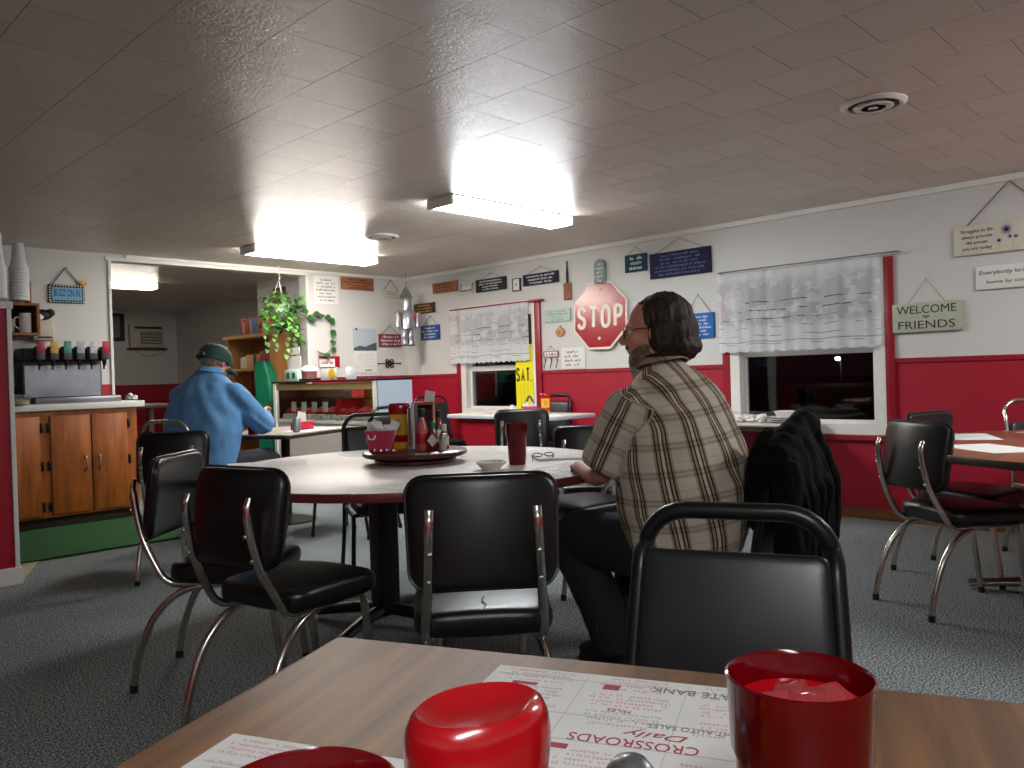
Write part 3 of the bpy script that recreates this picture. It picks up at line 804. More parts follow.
tag(obj('floor_mat', B().slab([(1.5, 6.18), (3.35, 6.12), (3.42, 7.2), (2.9, 7.5), (1.48, 7.53)], .004, .016), M['green_mat'], None, False), 'green floor mat in front of the oak drinks counter', 'mat')
t = thing('soda_dispenser', 'grey soda fountain with six coloured flavour valves on the worktop', 'dispenser', (2.245, 7.68, 1.055))
obj('tower', B().box(-.315, .315, .0, .24, .02, .48, .008), M['grey_metal'], t)
obj('valve_head', B().box(-.325, .325, -.09, .22, .365, .465, .012), M['black'], t)
obj('splash_plate', B().box(-.30, .30, -.004, 0, .03, .33, .001), M['steel'], t, False)
obj('drip_tray', B().box(-.28, .40, -.21, .0, 0, .055, .006), M['steel'], t)
obj('tray_grille', B().box(-.26, .38, -.20, -.02, .055, .061), M['black_metal'], t, False)
VC = [(168, 40, 66), (214, 170, 72), (72, 150, 140), (170, 176, 178), (206, 206, 204), (190, 24, 62)]
for k in range(6):
    x = -.21 + .103 * k
    v = obj('valve', B().box(x - .034, x + .034, -.15, -.06, .375, .49, .008), M['grey_metal'], t)
    obj('flavour_plate', B().box(x - .03, x + .03, -.155, -.15, 0.43, .535, .002), mat('flavour_%d' % k, VC[k], .4, vary=(60, .3)), v)
    obj('nozzle', B().lathe([(.02, .375), (.018, .345), (.012, .32)], (x, -.1, 0), 10), M['black'], v)
    obj('lever', B().box(x - .007, x + .007, -.09, -.08, .29, .375), M['black_metal'], v)
t = thing('plastic_tub', 'clear plastic tub of yellow lemon wedges on the left end of the worktop', 'tub', (1.835, 7.50, 1.055))
obj('tub', B().lathe([(.001, 0), (.085, 0), (.095, .075), (.105, .08), (.10, .085), (.09, .075), (.08, .006), (.001, .006)], seg=24, sx=1.1), M['clear'], t)
obj('filling', B().lathe([(.001, .007), (.078, .007), (.084, .03), (.05, .04), (.001, .036)], seg=20, sx=1.1), mat('lemon', (214, 196, 110), .5, vary=(60, .2)), t)
tag(obj('coffee_grinder', B().box(1.745, 1.86, 7.70, 7.84, 1.055, 1.36, .015).box(1.76, 1.85, 7.66, 7.71, 1.26, 1.34, .01), M['black'], None), 'dark narrow machine between the partition and the drink dispenser', 'machine')

# small wooden shelf with cups by the partition
t = thing('wall_shelf', 'small wooden box shelf on the wall at the far left', 'shelf', (1.93, 7.72, 1.64))
obj('shelf_board', B().box(-.20, .125, -.12, .24, 0, .02), M['brown_wood'], t, False)
obj('shelf_board', B().box(-.20, .125, -.12, .24, .25, .27), M['brown_wood'], t, False)
obj('side_panel', B().slab([(.105, -.12), (.125, -.12), (.125, .24), (.105, .24)], .02, .25).prism([(.105, 0), (.125, 0)] and [(.105, .27), (.125, .27), (.125, .48), (.122, .48)], .1, .24), M['brown_wood'], t, False)
obj('side_panel', B().box(-.20, -.18, -.12, .24, .02, .25), M['brown_wood'], t, False)
obj('back_panel', B().box(-.18, .105, .22, .235, .02, .25), M['dark_wood'], t, False)
def cup_stack(x, y, z, h, r, label):
    t = thing('foam_cup_stack', label, 'cups', (x, y, z), 0, 'stacks of foam cups')
    n = int(h / .028)
    b = B()
    b.lathe([(r * .52, h), (r * .55, h + .002), (r * .57, h - .01), (r * .70, h - .14), (r * .92, h - .2)], seg=24)
    obj('top_cup', b, M['foam'], t)
    s = B()
    for k in range(n - 4):
        z0 = h - .2 - (k + 1) * .028
        if z0 < 0: break
        s.lathe([(r * .97, z0 + .028), (r, z0 + .024), (r, z0 + .003), (r * .975, z0)], seg=24)
    obj('rim_stack', s, M['foam'], t)
cup_stack(1.925, 7.66, 1.911, .50, .075, 'tall stack of white foam cups on the wooden wall shelf')
cup_stack(1.30, 5.64, 1.72, .42, .05, 'stack of white foam cups on the partition ledge at the left edge')
def mug(x, y, z, r, h, m, label):
    t = thing('mug', label, 'mug', (x, y, z))
    obj('body', B().lathe([(.001, 0), (r * .9, 0), (r, .01), (r, h), (r * .9, h), (r * .88, .012), (.001, .012)], seg=22), m, t)
    obj('handle', B().tube(bez([(-r, 0, h * .8), (-r - .03, 0, h * .75), (-r - .035, 0, h * .4), (-r, 0, h * .2)], 5), .006, 8), m, t)
mug(1.965, 7.68, 1.66, .045, .17, M['ceramic'], 'white mug standing inside the wooden wall shelf')
mug(1.845, 7.70, 1.66, .04, .12, M['sage'], 'greenish mug in the left half of the wooden wall shelf')
t = thing('towel_dispenser', 'white box dispenser on the wall right of the wooden shelf', 'dispenser', (2.155, YB, 1.61))
obj('case', B().box(-.09, .085, -.13, 0, 0, .175, .02), M['ac_white'], t)
obj('slot', B().box(-.06, .06, -.134, -.128, .02, .035), M['black'], t)
t = thing('cow_figure', 'small black and white figure lying on top of the white wall box', 'figure', (2.15, 7.91, 1.785))
obj('body', remesh and B().ell((0, 0, .055), (.095, .045, .05), 16).ell((.07, -.01, .075), (.04, .035, .035), 12).ell((-.08, 0, .07), (.03, .03, .03), 10), M['black'], t)
obj('white_patch', B().ell((-.035, -.028, .035), (.05, .025, .033), 12), M['ceramic'], t)

# ------------------------------------------------------------------ back room
t = thing('air_conditioner', 'cream window air conditioner on the far wall of the back room', 'air conditioner', (5.36, YK - .002, 2.02))
obj('case', B().box(-.30, .27, -.09, 0, -.19, .20, .015), M['ac_white'], t)
obj('top_grille', B().box(-.22, .22, -.096, -.088, .125, .165), M['dark_wood'], t, False)
obj('front_grille', B().box(-.13, .22, -.1, -.088, -.13, .08), M['ac_grille'], t, False)
obj('louvre', B().box(-.12, .21, -.105, -.1, -.10, -.085).box(-.12, .21, -.105, -.1, -.05, -.035).box(-.12, .21, -.105, -.1, .0, .015).box(-.12, .21, -.105, -.1, .05, .06), M['ac_white'], t, False)
obj('bottom_shelf', B().box(-.33, .30, -.12, 0, -.225, -.20), M['dark_wood'], t, False)
obj('cord', B().tube(bez([(-.2, -.03, -.22), (-.1, -.03, -.30), (.05, -.03, -.33), (.2, -.03, -.28), (.3, -.03, -.24)], 6), .012, 6), M['ac_white'], t)
sign_y = YK
t = thing('wall_picture', 'small dark picture on the back room wall left of the air conditioner', 'picture', (4.90, YK - .002, 2.18))
obj('frame', B().box(-.12, .1, -.03, 0, -.24, .22, .005), M['dark_wood'], t)
obj('image', B().box(-.09, .02, -.034, -.03, -.18, .17), M['ac_grille'], t)
t = thing('wall_picture', 'small brown picture on the wall behind the hanging plant', 'picture', (4.948, 8.72, 2.19), -PI / 2)
obj('frame', B().box(-.13, .13, -.02, 0, -.13, .13, .005), M['dark_wood'], t)
obj('image', B().box(-.1, .1, -.023, -.02, -.1, .1), M['brown_wood'], t)

t = thing('bookshelf', 'pine bookshelf in the back room behind the hanging plant', 'bookshelf', (4.62, 8.42, 0))
obj('side_panel', B().box(0, .31, 0, .025, 0, 1.72), M['plywood'], t, False)
obj('side_panel', B().box(0, .31, 1.02, 1.045, 0, 1.72), M['pine'], t, False)
obj('back_panel', B().box(.295, .31, .025, 1.02, 0, 1.72), M['brown_wood'], t, False)
SZ = (.12, .58, .98, 1.33, 1.74)
for z in SZ[:-1]: obj('shelf_board', B().box(0, .295, .025, 1.02, z, z + .03), M['pine'], t, False)
obj('top_board', B().box(-.03, .32, -.02, 1.08, 1.72, 1.76), M['pine'], t, False)
def books(z, y0, seq, base, group):
    y = y0
    for (wd, hh, mm, lab) in seq:
        b = thing('book', lab, 'book', (4.645, y + wd / 2, z), 0, group)
        obj('cover', B().box(0, .17, -wd / 2, wd / 2, 0, hh, .003), M[mm], b)
        obj('pages', B().box(.004, .166, -wd / 2 + .005, wd / 2 - .005, hh - .001, hh + .001), M['paper'], b)
        y += wd + .006
books(1.761, 8.62, [(.05, .2, 'book_orange', 'orange book on top of the bookshelf nearest the plant'), (.06, .21, 'book_orange', 'taller orange book on top of the bookshelf'), (.05, .19, 'book_blue', 'blue book on top of the bookshelf next to the orange ones'), (.07, .19, 'book_blue', 'thicker blue book on top of the bookshelf'), (.04, .17, 'book_tan', 'tan book on top of the bookshelf'), (.07, .2, 'book_red', 'red book on top of the bookshelf'), (.05, .18, 'book_red', 'second red book on top of the bookshelf'), (.04, .16, 'book_tan', 'last tan book on top of the bookshelf'), (.06, .2, 'book_red', 'red book at the far end of the bookshelf top')], 0, 'books on top of the bookshelf')
books(1.361, 8.50, [(.08, .17, 'book_red', 'red book nearest the plant on the middle shelf'), (.06, .19, 'book_red', 'second red book on the middle shelf'), (.06, .18, 'brown_wood', 'brown book on the middle shelf'), (.07, .16, 'book_orange', 'orange book on the middle shelf'), (.06, .17, 'dark_wood', 'dark brown book on the middle shelf'), (.09, .15, 'book_tan', 'wide tan book on the middle shelf'), (.07, .16, 'book_tan', 'tan book on the middle shelf'), (.08, .14, 'cream', 'cream coloured book on the middle shelf'), (.06, .13, 'cream', 'small cream book at the far end of the middle shelf')], 0, 'books on the middle shelf')
tag(obj('white_cup', B().lathe([(.001, 0), (.05, 0), (.065, .15), (.06, .15), (.045, .008), (.001, .008)], (4.70, 8.70, 1.01), 20), M['foam']), 'white cup on the lower shelf board of the bookshelf', 'cup')
tag(obj('price_tag', B().box(4.612, 4.617, 8.55, 8.63, 1.25, 1.345), M['paper'], None, False), 'white paper tag hanging from the bookshelf edge', 'tag')

# hanging pothos
t = thing('hanging_plant', 'green trailing pothos hanging in a white pot in the opening', 'plant', (4.45, 7.86, 1.86))
obj('pot', B().lathe([(.001, .02), (.075, .02), (.105, .15), (.11, .16), (.10, .16), (.07, .04), (.001, .04)], seg=24), M['foam'], t)
b = B()
for k in range(3):
    a = 2 * PI * k / 3 + .4; b.tube([(.1 * math.cos(a), .1 * math.sin(a), .155), (0, 0, .43)], .003, 5)
obj('hanger_cord', b, M['trim_white'], t)
obj('ceiling_hook', B().tube(bez([(0, 0, .43), (.012, 0, .46), (0, 0, .50), (0, 0, .58)], 5), .006, 6), M['trim_white'], t)
rnd = random.Random(5)
def leaf(b, p, d, s, n):
    d = Vector(d).normalized(); n = Vector(n); sd = d.cross(n)
    if sd.length < 1e-3: sd = d.orthogonal()
    sd.normalize(); n = sd.cross(d).normalized(); p = Vector(p)
    pr = [(0, .06), (.1, .36), (.3, .46), (.6, .32), (.85, .12), (1, 0)]
    L = [p + d * (s * u) + sd * (s * v) - n * (s * .12 * u * u) + n * (.12 * s * v) for u, v in pr]
    Rr = [p + d * (s * u) - sd * (s * v) - n * (s * .12 * u * u) + n * (.12 * s * v) for u, v in pr]
    Mi = [p + d * (s * u) - n * (s * .12 * u * u) for u, v in pr]
    th = n * (-s * .02)
    for A, Bb in ((L, Mi), (Mi, Rr)):
        va = [b.bm.verts.new(q) for q in A]; vb = [b.bm.verts.new(q) for q in Bb]
        for i in range(len(pr) - 1):
            try: b.bm.faces.new((va[i], va[i + 1], vb[i + 1], vb[i]))
            except ValueError: pass
lf, lf2, vn = B(), B(), B()
for k in range(300):
    a = rnd.uniform(0, 6.28); rr = rnd.uniform(.03, .23); z = .17 + rnd.uniform(-.24, .16) - rr * .3
    p = (rr * math.cos(a), rr * math.sin(a), z)
    leaf(lf if k % 2 else lf2, p, (math.cos(a) * .7, math.sin(a) * .7, rnd.uniform(-1, .35)), rnd.uniform(.045, .07), (math.cos(a) * .6, math.sin(a) * .6, 1))
vines = [[(-.02, -.05, .12), (-.1, -.1, .02), (-.14, -.11, -.16), (-.12, -.11, -.34)], [(.0, -.08, .12), (.02, -.14, .0), (.0, -.15, -.2), (-.02, -.14, -.42)],
         [(-.08, -.03, .12), (-.17, -.05, .04), (-.22, -.06, -.12), (-.2, -.07, -.36)], [(.06, -.05, .13), (.1, -.12, .0), (.1, -.13, -.15), (.06, -.13, -.34)],
         [(.08, 0, .13), (.17, -.02, .10), (.23, -.02, .22), (.25, -.02, .27)],
         [(.06, .0, .13), (.16, -.03, .02), (.27, .05, -.18), (.30, .03, -.25)],
         [(.08, -.02, .14), (.24, -.02, .16), (.34, .03, .11), (.42, .07, .02), (.48, .08, .10), (.6, .085, .075), (.68, .085, .04), (.70, .09, -.15), (.71, .09, -.28), (.6, .085, -.37), (.5, .085, -.33)],
         [(-.03, .05, .12), (-.13, .0, .10), (-.2, -.02, .0), (-.17, -.04, -.1)]]
for vi, v in enumerate(vines):
    pts = bez(v, 7); vn.tube(pts, .004, 5)
    step = 2 if vi != 6 else 5
    for i in range(2, len(pts), step):
        d = (pts[i] - pts[i - 1]).normalized(); sgn = 1 if i % 4 else -1
        q = Vector((sgn * .6 * rnd.uniform(.4, 1), -.7, -.5)) + d * .4
        leaf(lf if (rnd.random() < .6 or vi == 6) else lf2, pts[i], q, rnd.uniform(.045, .075) if vi != 6 else rnd.uniform(.075, .10), (0, -1, .5))
obj('leaves', lf, M['plant'], t); obj('young_leaves', lf2, M['plant_light'], t); obj('vines', vn, M['stem'], t)

# small dark table with a white napkin holder in the back room
t = thing('side_table', 'dark side table just inside the back room beside the counter', 'table', (3.15, 8.55, 0))
obj('table_top', B().box(-.3, .3, -.3, .3, .96, 1.0, .006), M['dark_edge'], t)
for sx in (-1, 1):
    for sy in (-1, 1): obj('leg', B().box(sx * .26 - .025, sx * .26 + .025, sy * .26 - .025, sy * .26 + .025, 0, .96), M['dark_edge'], t, False)
t = thing('napkin_bowl', 'white bowl heaped with creamers on the dark side table', 'bowl', (3.08, 8.42, 1.0))
obj('bowl', B().lathe([(.001, 0), (.04, 0), (.075, .05), (.07, .052), (.036, .006), (.001, .006)], seg=20), M['black'], t)
b = B()
for k in range(8):
    a = k * .8; b.ell((.035 * math.cos(a), .035 * math.sin(a), .06 + .02 * (k % 3)), (.024, .024, .018), 10)
obj('creamers', b, M['foam'], t)

# ------------------------------------------------------------------ bakery display case
t = thing('display_case', 'glass bakery display case with a grey end panel below the wall notices', 'display case', (4.36, 6.02, 0))
Ld, Wd, Hd = 1.86, .40, 1.17
obj('end_panel', B().box(0, Wd, -.02, 0, .0, Hd, .004), M['case_grey'], t, False)
obj('end_panel', B().box(0, Wd, Ld, Ld + .02, 0, Hd, .004), M['dark_wood'], t, False)
obj('base_cabinet', B().box(.01, Wd, 0, Ld, .12, .76), M['trim_white'], t, False)
obj('kick_plate', B().box(.05, Wd - .02, 0, Ld, 0, .12), M['black'], t, False)
obj('deck', B().box(.0, Wd, 0, Ld, .76, .79), M['trim_white'], t, False)
obj('back_panel', B().box(Wd - .02, Wd, 0, Ld * .42, .79, Hd - .02), M['plywood'], t, False)
obj('back_panel', B().box(Wd - .02, Wd, Ld * .42, Ld, .79, Hd - .02), M['dark_wood'], t, False)
obj('top_panel', B().box(-.015, Wd + .01, -.02, Ld + .02, Hd, Hd + .018, .003), M['black_metal'], t, False)
obj('case_lamp', B().tube([(.10, .06, Hd - .03), (.10, Ld - .06, Hd - .03)], .012, 10), mk_emit('case_glow', (255, 240, 206), 14), t)
obj('light_rail', B().box(.0, .03, 0, Ld, Hd - .075, Hd - .01), M['brass'], t, False)
for y in (0, Ld - .05): obj('corner_post', B().box(-.012, .03, y, y + .05, .12, Hd, .004), M['trim_white'], t)
obj('glass_front', B().box(.004, .010, .05, Ld - .05, .79, Hd - .075), M['glass'], t, False)
obj('shelf', B().box(.06, Wd - .03, .03, Ld - .03, 1.0, 1.008), M['glass'], t, False)
obj('red_divider', B().box(.06, Wd - .03, .74, .76, .79, 1.0).box(.3, .32, .62, .84, 1.01, 1.09), M['cake_red'], t, False)
rnd = random.Random(11)
for k in range(9):
    y = 6.22 + .19 * k
    g = thing('pastry_pack', 'red wrapped pastry pack, ' + ['nearest the grey end panel', 'second from the grey end panel', 'third from the grey end panel', 'fourth from the grey end panel', 'fifth from the grey end panel, mid case', 'fourth from the far end', 'third from the far end', 'second from the far end', 'at the far end'][k] + ' of the display case', 'pastry', (4.50, y, .792), rnd.uniform(-.3, .3), 'pastries in the display case')
    obj('tray', B().box(-.08, .08, -.08, .08, 0, .05, .01), M['trim_white'], g)
    obj('filling', B().ell((0, 0, .07), (.075, .075, .05), 12).ell((.03, .02, .1), (.04, .04, .03), 8), M['cake_red'], g)
for k in range(4):
    y = 6.95 + .2 * k
    tag(obj('price_card', B().box(4.40, 4.404, y - .045, y + .045, .87, .97, 0, 2), M['paper'], None, False),
        'white price card, ' + ('nearest', 'second', 'third', 'last')[k] + ' along the pastries in the display case', 'card', 'price cards in the display case')
# things on the case
zt = Hd + .018
t = thing('napkin_box', 'white napkin box with a lettered card on top of the display case', 'box', (4.53, 7.69, zt))
obj('box', B().box(-.07, .07, -.13, .13, 0, .12, .006), mat('pale_green', (190, 222, 208), .5, vary=(18, .2)), t)
obj('card', B().box(-.03, -.024, -.14, .14, .12, .27).box(-.03, -.024, -.12, .10, .285, .36), M['paper'], t, False)
obj('stand', B().box(-.024, -.012, -.02, .02, .12, .34), M['grey_metal'], t, False)
obj('print', B().box(-.072, -.07, -.09, -.02, .03, .09), M['green_plastic'], t, False)
obj('print', B().box(-.072, -.07, .03, .1, .03, .09), M['green_plastic'], t, False)
t = thing('cake_box', 'small cake in a clear tub on top of the display case', 'cake', (4.52, 7.42, zt))
obj('base', B().lathe([(.001, 0), (.1, 0), (.11, .02), (.001, .02)], seg=24), M['black'], t)
obj('cake', B().lathe([(.001, .021), (.075, .021), (.08, .10), (.06, .115), (.001, .12)], seg=24), mat('choc', (120, 70, 66), .6, vary=(30, .4)), t)
obj('icing', B().lathe([(.001, .165), (.05, .155), (.085, .125), (.085, .10), (.06, .114), (.001, .12)], seg=24), M['foam'], t)
t = thing('photo_frame', 'white framed card with a yellow shape on top of the display case', 'frame', (4.52, 7.03, zt), -PI / 2)
obj('frame', B().box(-.16, .12, -.01, .01, 0, .13, .004), M['trim_white'], t)
obj('picture', B().ell((.05, -.012, .06), (.06, .004, .055), 14), M['label_yellow'], t)
obj('edge', B().box(-.16, .12, -.012, -.010, .122, .13), M['grey_metal'], t, False)
t = thing('white_jar', 'white jar standing near the wall end of the display case top', 'jar', (4.50, 6.62, zt))
obj('jar', B().lathe([(.001, 0), (.05, 0), (.055, .02), (.055, .11), (.045, .125), (.001, .125)], seg=20), M['foam'], t)
obj('lid', B().lathe([(.048, .125), (.048, .14), (.001, .142)], seg=20), M['ceramic'], t)
t = thing('card_rack', 'flat maroon box at the near end of the display case top', 'box', (4.53, 6.36, zt))
obj('box', B().box(-.09, .09, -.09, .09, 0, .03, .004), M['maroon'], t)
obj('top_sheet', B().box(-.08, .08, -.08, .08, .03, .034), M['paper'], t, False)
t = thing('red_sign', 'small red and white lettered sign on the back wall above the case', 'sign', (5.12, YB - .004, 1.40))
obj('board', B().box(-.14, .14, -.012, 0, -.065, .065, .003), M['sign_red'], t)
obj('white_panel', B().box(-.135, .07, -.014, -.012, -.06, .035), M['paper'], t, False)
obj('lettering', scribble_bm(1, .18, .05, -.03, -.01, -.0142, 5, .25), M['red_ink'], t, False)
# tall green cart / bin behind the case
t = thing('green_bin', 'tall green plastic bin between the bookshelf and the display case', 'bin', (4.48, 8.20, 0), .5)
t.scale = (.66, .7, 1)
obj('body', B().loft([[(x * s, y * s + off, z) for x, y in rrect(-.17, .17, -.15, .15, .04, 4)] for z, s, off in ((0, .85, 0), (.9, 1.0, 0), (1.25, .9, .05), (1.42, .62, .10))]), M['green_plastic'], t)
obj('lid_flap', B().box(-.085, .085, -.09, -.07, 1.12, 1.36, .01, 2, Matrix.Rotation(R(-12), 4, 'X')), M['green_plastic'], t)

# ------------------------------------------------------------------ tables
def ring(r, n=64): return [(r * math.cos(2 * PI * k / n), r * math.sin(2 * PI * k / n)) for k in range(n)]
def round_table(x, y, z, r, label, mtop, medge, col, rz, mcol=None, mfoot=None, ll=.40):
    t = thing('round_table', label, 'table', (x, y, 0), rz)
    obj('table_top', B().slab(ring(r - .012), z - .034, z, .002), mtop, t)
    obj('edge_band', B().lathe([(r - .014, z - .036), (r - .002, z - .036), (r, z - .03), (r, z - .006), (r - .002, z - .001), (r - .014, z - .001)], seg=72, cap=False), medge, t)
    cx, cy = col
    obj('column', B().slab([(cx + a, cy + b) for a, b in rrect(-.055, .055, -.055, .055, .02, 4)], .06, z - .06), mcol or M['black_metal'], t)
    obj('top_plate', B().slab([(cx + a, cy + b) for a, b in rrect(-.3, .3, -.3, .3, .03, 3)], z - .06, z - .037), M['black_metal'], t)
    for k in range(4):
        a = PI / 2 * k + .35; d = Vector((math.cos(a), math.sin(a)))
        pts = [(cx + d.x * s, cy + d.y * s, zz) for s, zz in ((.02, .085), (ll * .4, .075), (ll * .75, .05), (ll, .03))]
        obj('leg', B().tube(pts, [(.035, .03), (.034, .028), (.03, .024), (.026, .02)], 10, ref=(-d.y, d.x, 0)), mfoot or M['black_metal'], t)
    return t
RT = (2.46, 3.09, .76)
round_table(RT[0], RT[1], RT[2], .975, 'large round table with a pale top and dark red edge', M['laminate'], M['mauve_edge'], (-.17, .05), 0)
round_table(4.80, .52, .76, 1.04, 'brown round table at the right edge of the room', M['round_wood'], M['dark_edge'], (-.02, .10), -.075, M['black_metal'], M['chrome'], .64)

def rect_table(name, label, x, y, rz, L, W, z, mtop, medge, rad=.04, col=(0, 0), base='cross'):
    t = thing(name, label, 'table', (x, y, 0), rz)
    p = rrect(-L / 2, L / 2, -W / 2, W / 2, rad, 5)
    obj('table_top', B().slab(rrect(-L / 2 + .003, L / 2 - .003, -W / 2 + .003, W / 2 - .003, rad, 5), z - .01, z, .001), mtop, t)
    obj('edge_band', B().slab(p, z - .036, z - .010, .003), medge, t)
    for cx in ((-L * .27, L * .27) if base == 'twin' else (col[0],)):
        obj('column', B().lathe([(.038, .03), (.038, z - .05)], (cx, col[1], 0), 16), M['black_metal'], t)
        obj('top_plate', B().box(cx - .2, cx + .2, col[1] - .2, col[1] + .2, z - .055, z - .037), M['black_metal'], t)
        if base == 'disc':
            obj('base_plate', B().lathe([(.24, 0), (.24, .012), (.08, .045), (.036, .06)], (cx, col[1], 0), 32), M['black_metal'], t)
        else:
            for k in range(4):
                a = PI / 2 * k + PI / 4; d = Vector((math.cos(a), math.sin(a)))
                obj('leg', B().tube([(cx + d.x * s, col[1] + d.y * s, zz) for s, zz in ((.02, .07), (.2, .05), (.36, .022))], [(.03, .026), (.028, .022), (.024, .018)], 8, ref=(-d.y, d.x, 0)), M['black_metal'], t)
    return t
# the table in front: far edge from (.733,1.142) along u, depth v toward the viewer
FU = Vector((.413, -.911, 0)); FV = Vector((-.911, -.413, 0)); FO = Vector((.733, 1.142, 0)); FZ = .757
FL, FW = 1.26, .80
fc = FO + FU * FL / 2 + FV * FW / 2; FR = math.atan2(FU.y, FU.x)
def fg(u, v, z=0): p = FO + FU * u + FV * v; return (p.x, p.y, FZ + z)
rect_table('dining_table', 'brown wood grain laminate table closest to the viewer', fc.x, fc.y, FR, FL, FW, FZ, M['wood_top'], M['dark_edge'], .012, (0, 0), 'twin')
rect_table('window_table', 'white table under the window with the yellow sign', 5.66, 5.48, 0, .60, 1.52, .80, M['trim_white'], M['case_grey'], .06)
rect_table('window_table', 'dark edged table with dirty dishes under the black window', 5.84, 3.27, 0, .74, 1.15, .76, M['laminate'], M['dark_edge'], .03)
BT = R(24)
rect_table('dining_table', 'grey topped dark edged table where the man in the blue shirt eats', 3.50, 6.16, BT, 1.0, .78, .77, mat('grey_laminate', (176, 168, 160), .3), M['dark_edge'], .05, (0, 0), 'disc')
# ------------------------------------------------------------------ chairs
def pad(w, h, th, bulge, curve=0, taper=0, nx=14, nz=10, rad=.05):
    """cushion in the local xz plane, centred, front at -y side"""
    b = B(); o0 = rrect(-w / 2, w / 2, -h / 2, h / 2, rad, 5); ol = []
    for q, r_ in zip(o0, o0[1:] + o0[:1]):
        n_ = 8 if math.hypot(q[0] - r_[0], q[1] - r_[1]) > .09 else 1
        ol += [(q[0] + (r_[0] - q[0]) * k / n_, q[1] + (r_[1] - q[1]) * k / n_) for k in range(n_)]
    rings = []
    for s, yy in ((.0, -1), (.2, -1), (.4, -1), (.6, -1), (.75, -1), (.87, -1), (.94, -.93), (.98, -.75), (.997, -.4), (1.0, 0), (.997, .4), (.98, .75), (.94, .93), (.87, 1), (.75, 1), (.6, 1), (.4, 1), (.2, 1), (0, 1)):
        ring_ = []
        for x, z in ol:
            k = max(s, .03); xx = x * k * (1 + taper * z / h); zz = z * k
            f = th / 2 + bulge * (1 - .5 * min(1.2, (2 * xx / w) ** 2) - .5 * min(1.2, (2 * zz / h) ** 2)) * .5
            ring_.append((xx, yy * f + curve * (2 * xx / w) ** 2, zz))
        rings.append(ring_)
    b.loft(rings); return b
def xf(b, m):
    for v in b.bm.verts: v.co = m @ v.co
    return b
def diner_chair():
    t = thing('diner_chair', 'x', 'chair', (0, 0, 0), 0, 'black vinyl chairs with bent chrome legs')
    # the sitter faces +y; backrest leans toward -y
    m = Matrix.Translation((0, -.275, .745)) @ Matrix.Rotation(R(-8), 4, 'X') @ Matrix.Rotation(PI, 4, 'Z')
    obj('backrest', xf(pad(.425, .315, .036, .03, -.035, .05, rad=.055), m), M['black_vinyl'], t)
    m = Matrix.Translation((0, -.275, .745)) @ Matrix.Rotation(R(-8), 4, 'X')
    rim = [(x * .985, .022 + .0 - .035 * (2 * x / .425) ** 2 * -1 * -1, z * .985) for x, z in rrect(-.2125 , .2125, -.1575, .1575, .055, 5)]
    b = B(); b.tube([m @ Vector((x * (1 + .05 * z / .315), .0 + .035 * (2 * x / .425) ** 2, z)) for x, z in rrect(-.214, .214, -.159, .159, .055, 5)], .006, 6, closed=True)
    obj('piping', b, M['black_vinyl'], t)
    m = Matrix.Translation((0, .01, .452)) @ Matrix.Rotation(R(-91.5), 4, 'X')
    obj('seat', xf(pad(.425, .42, .062, .035, 0, .06, rad=.07), m), M['black_vinyl'], t)
    r = .014
    for s in (-1, 1):
        p = bez([(s * .148, -.33, .82), (s * .15, -.338, .76), (s * .158, -.305, .6), (s * .17, -.24, .47), (s * .168, -.205, .425), (s * .16, -.14, .408), (s * .15, .12, .408)], 6)
        rr = [(.0135, .006)] + [(.0135, .008)] * 2 + [(r, .0105)] * 3 + [r] * (len(p) - 6)
        o = obj('back_post', B().tube(p, rr, 10), M['chrome'], t)
        obj('bolt', B().ell((s * .15, -.348, .70), (.008, .006, .008), 8), M['chrome'], o); obj('bolt', B().ell((s * .154, -.328, .62), (.008, .006, .008), 8), M['chrome'], o)
        p = bez([(s * .13, .16, .40), (s * .14, .04, .405), (s * .168, -.14, .385), (s * .184, -.25, .29), (s * .19, -.315, .14), (s * .193, -.34, .018)], 7)
        o = obj('leg', B().tube(p, r, 10), M['chrome'], t)
        obj('foot_cap', B().tube([(s * .193, -.34, .0), (s * .193, -.339, .03)], .0155, 10), M['rubber'], o)
        p = bez([(s * .15, .08, .408), (s * .15, .15, .402), (s * .145, .188, .36), (s * .142, .21, .2), (s * .14, .235, .018)], 7)
        o = obj('leg', B().tube(p, r, 10), M['chrome'], t)
        obj('foot_cap', B().tube([(s * .14, .236, .0), (s * .14, .234, .03)], .0155, 10), M['rubber'], o)
    obj('seat_rail', B().tube([(-.15, .06, .40), (.15, .06, .40)], .01, 8), M['chrome'], t)
    return t
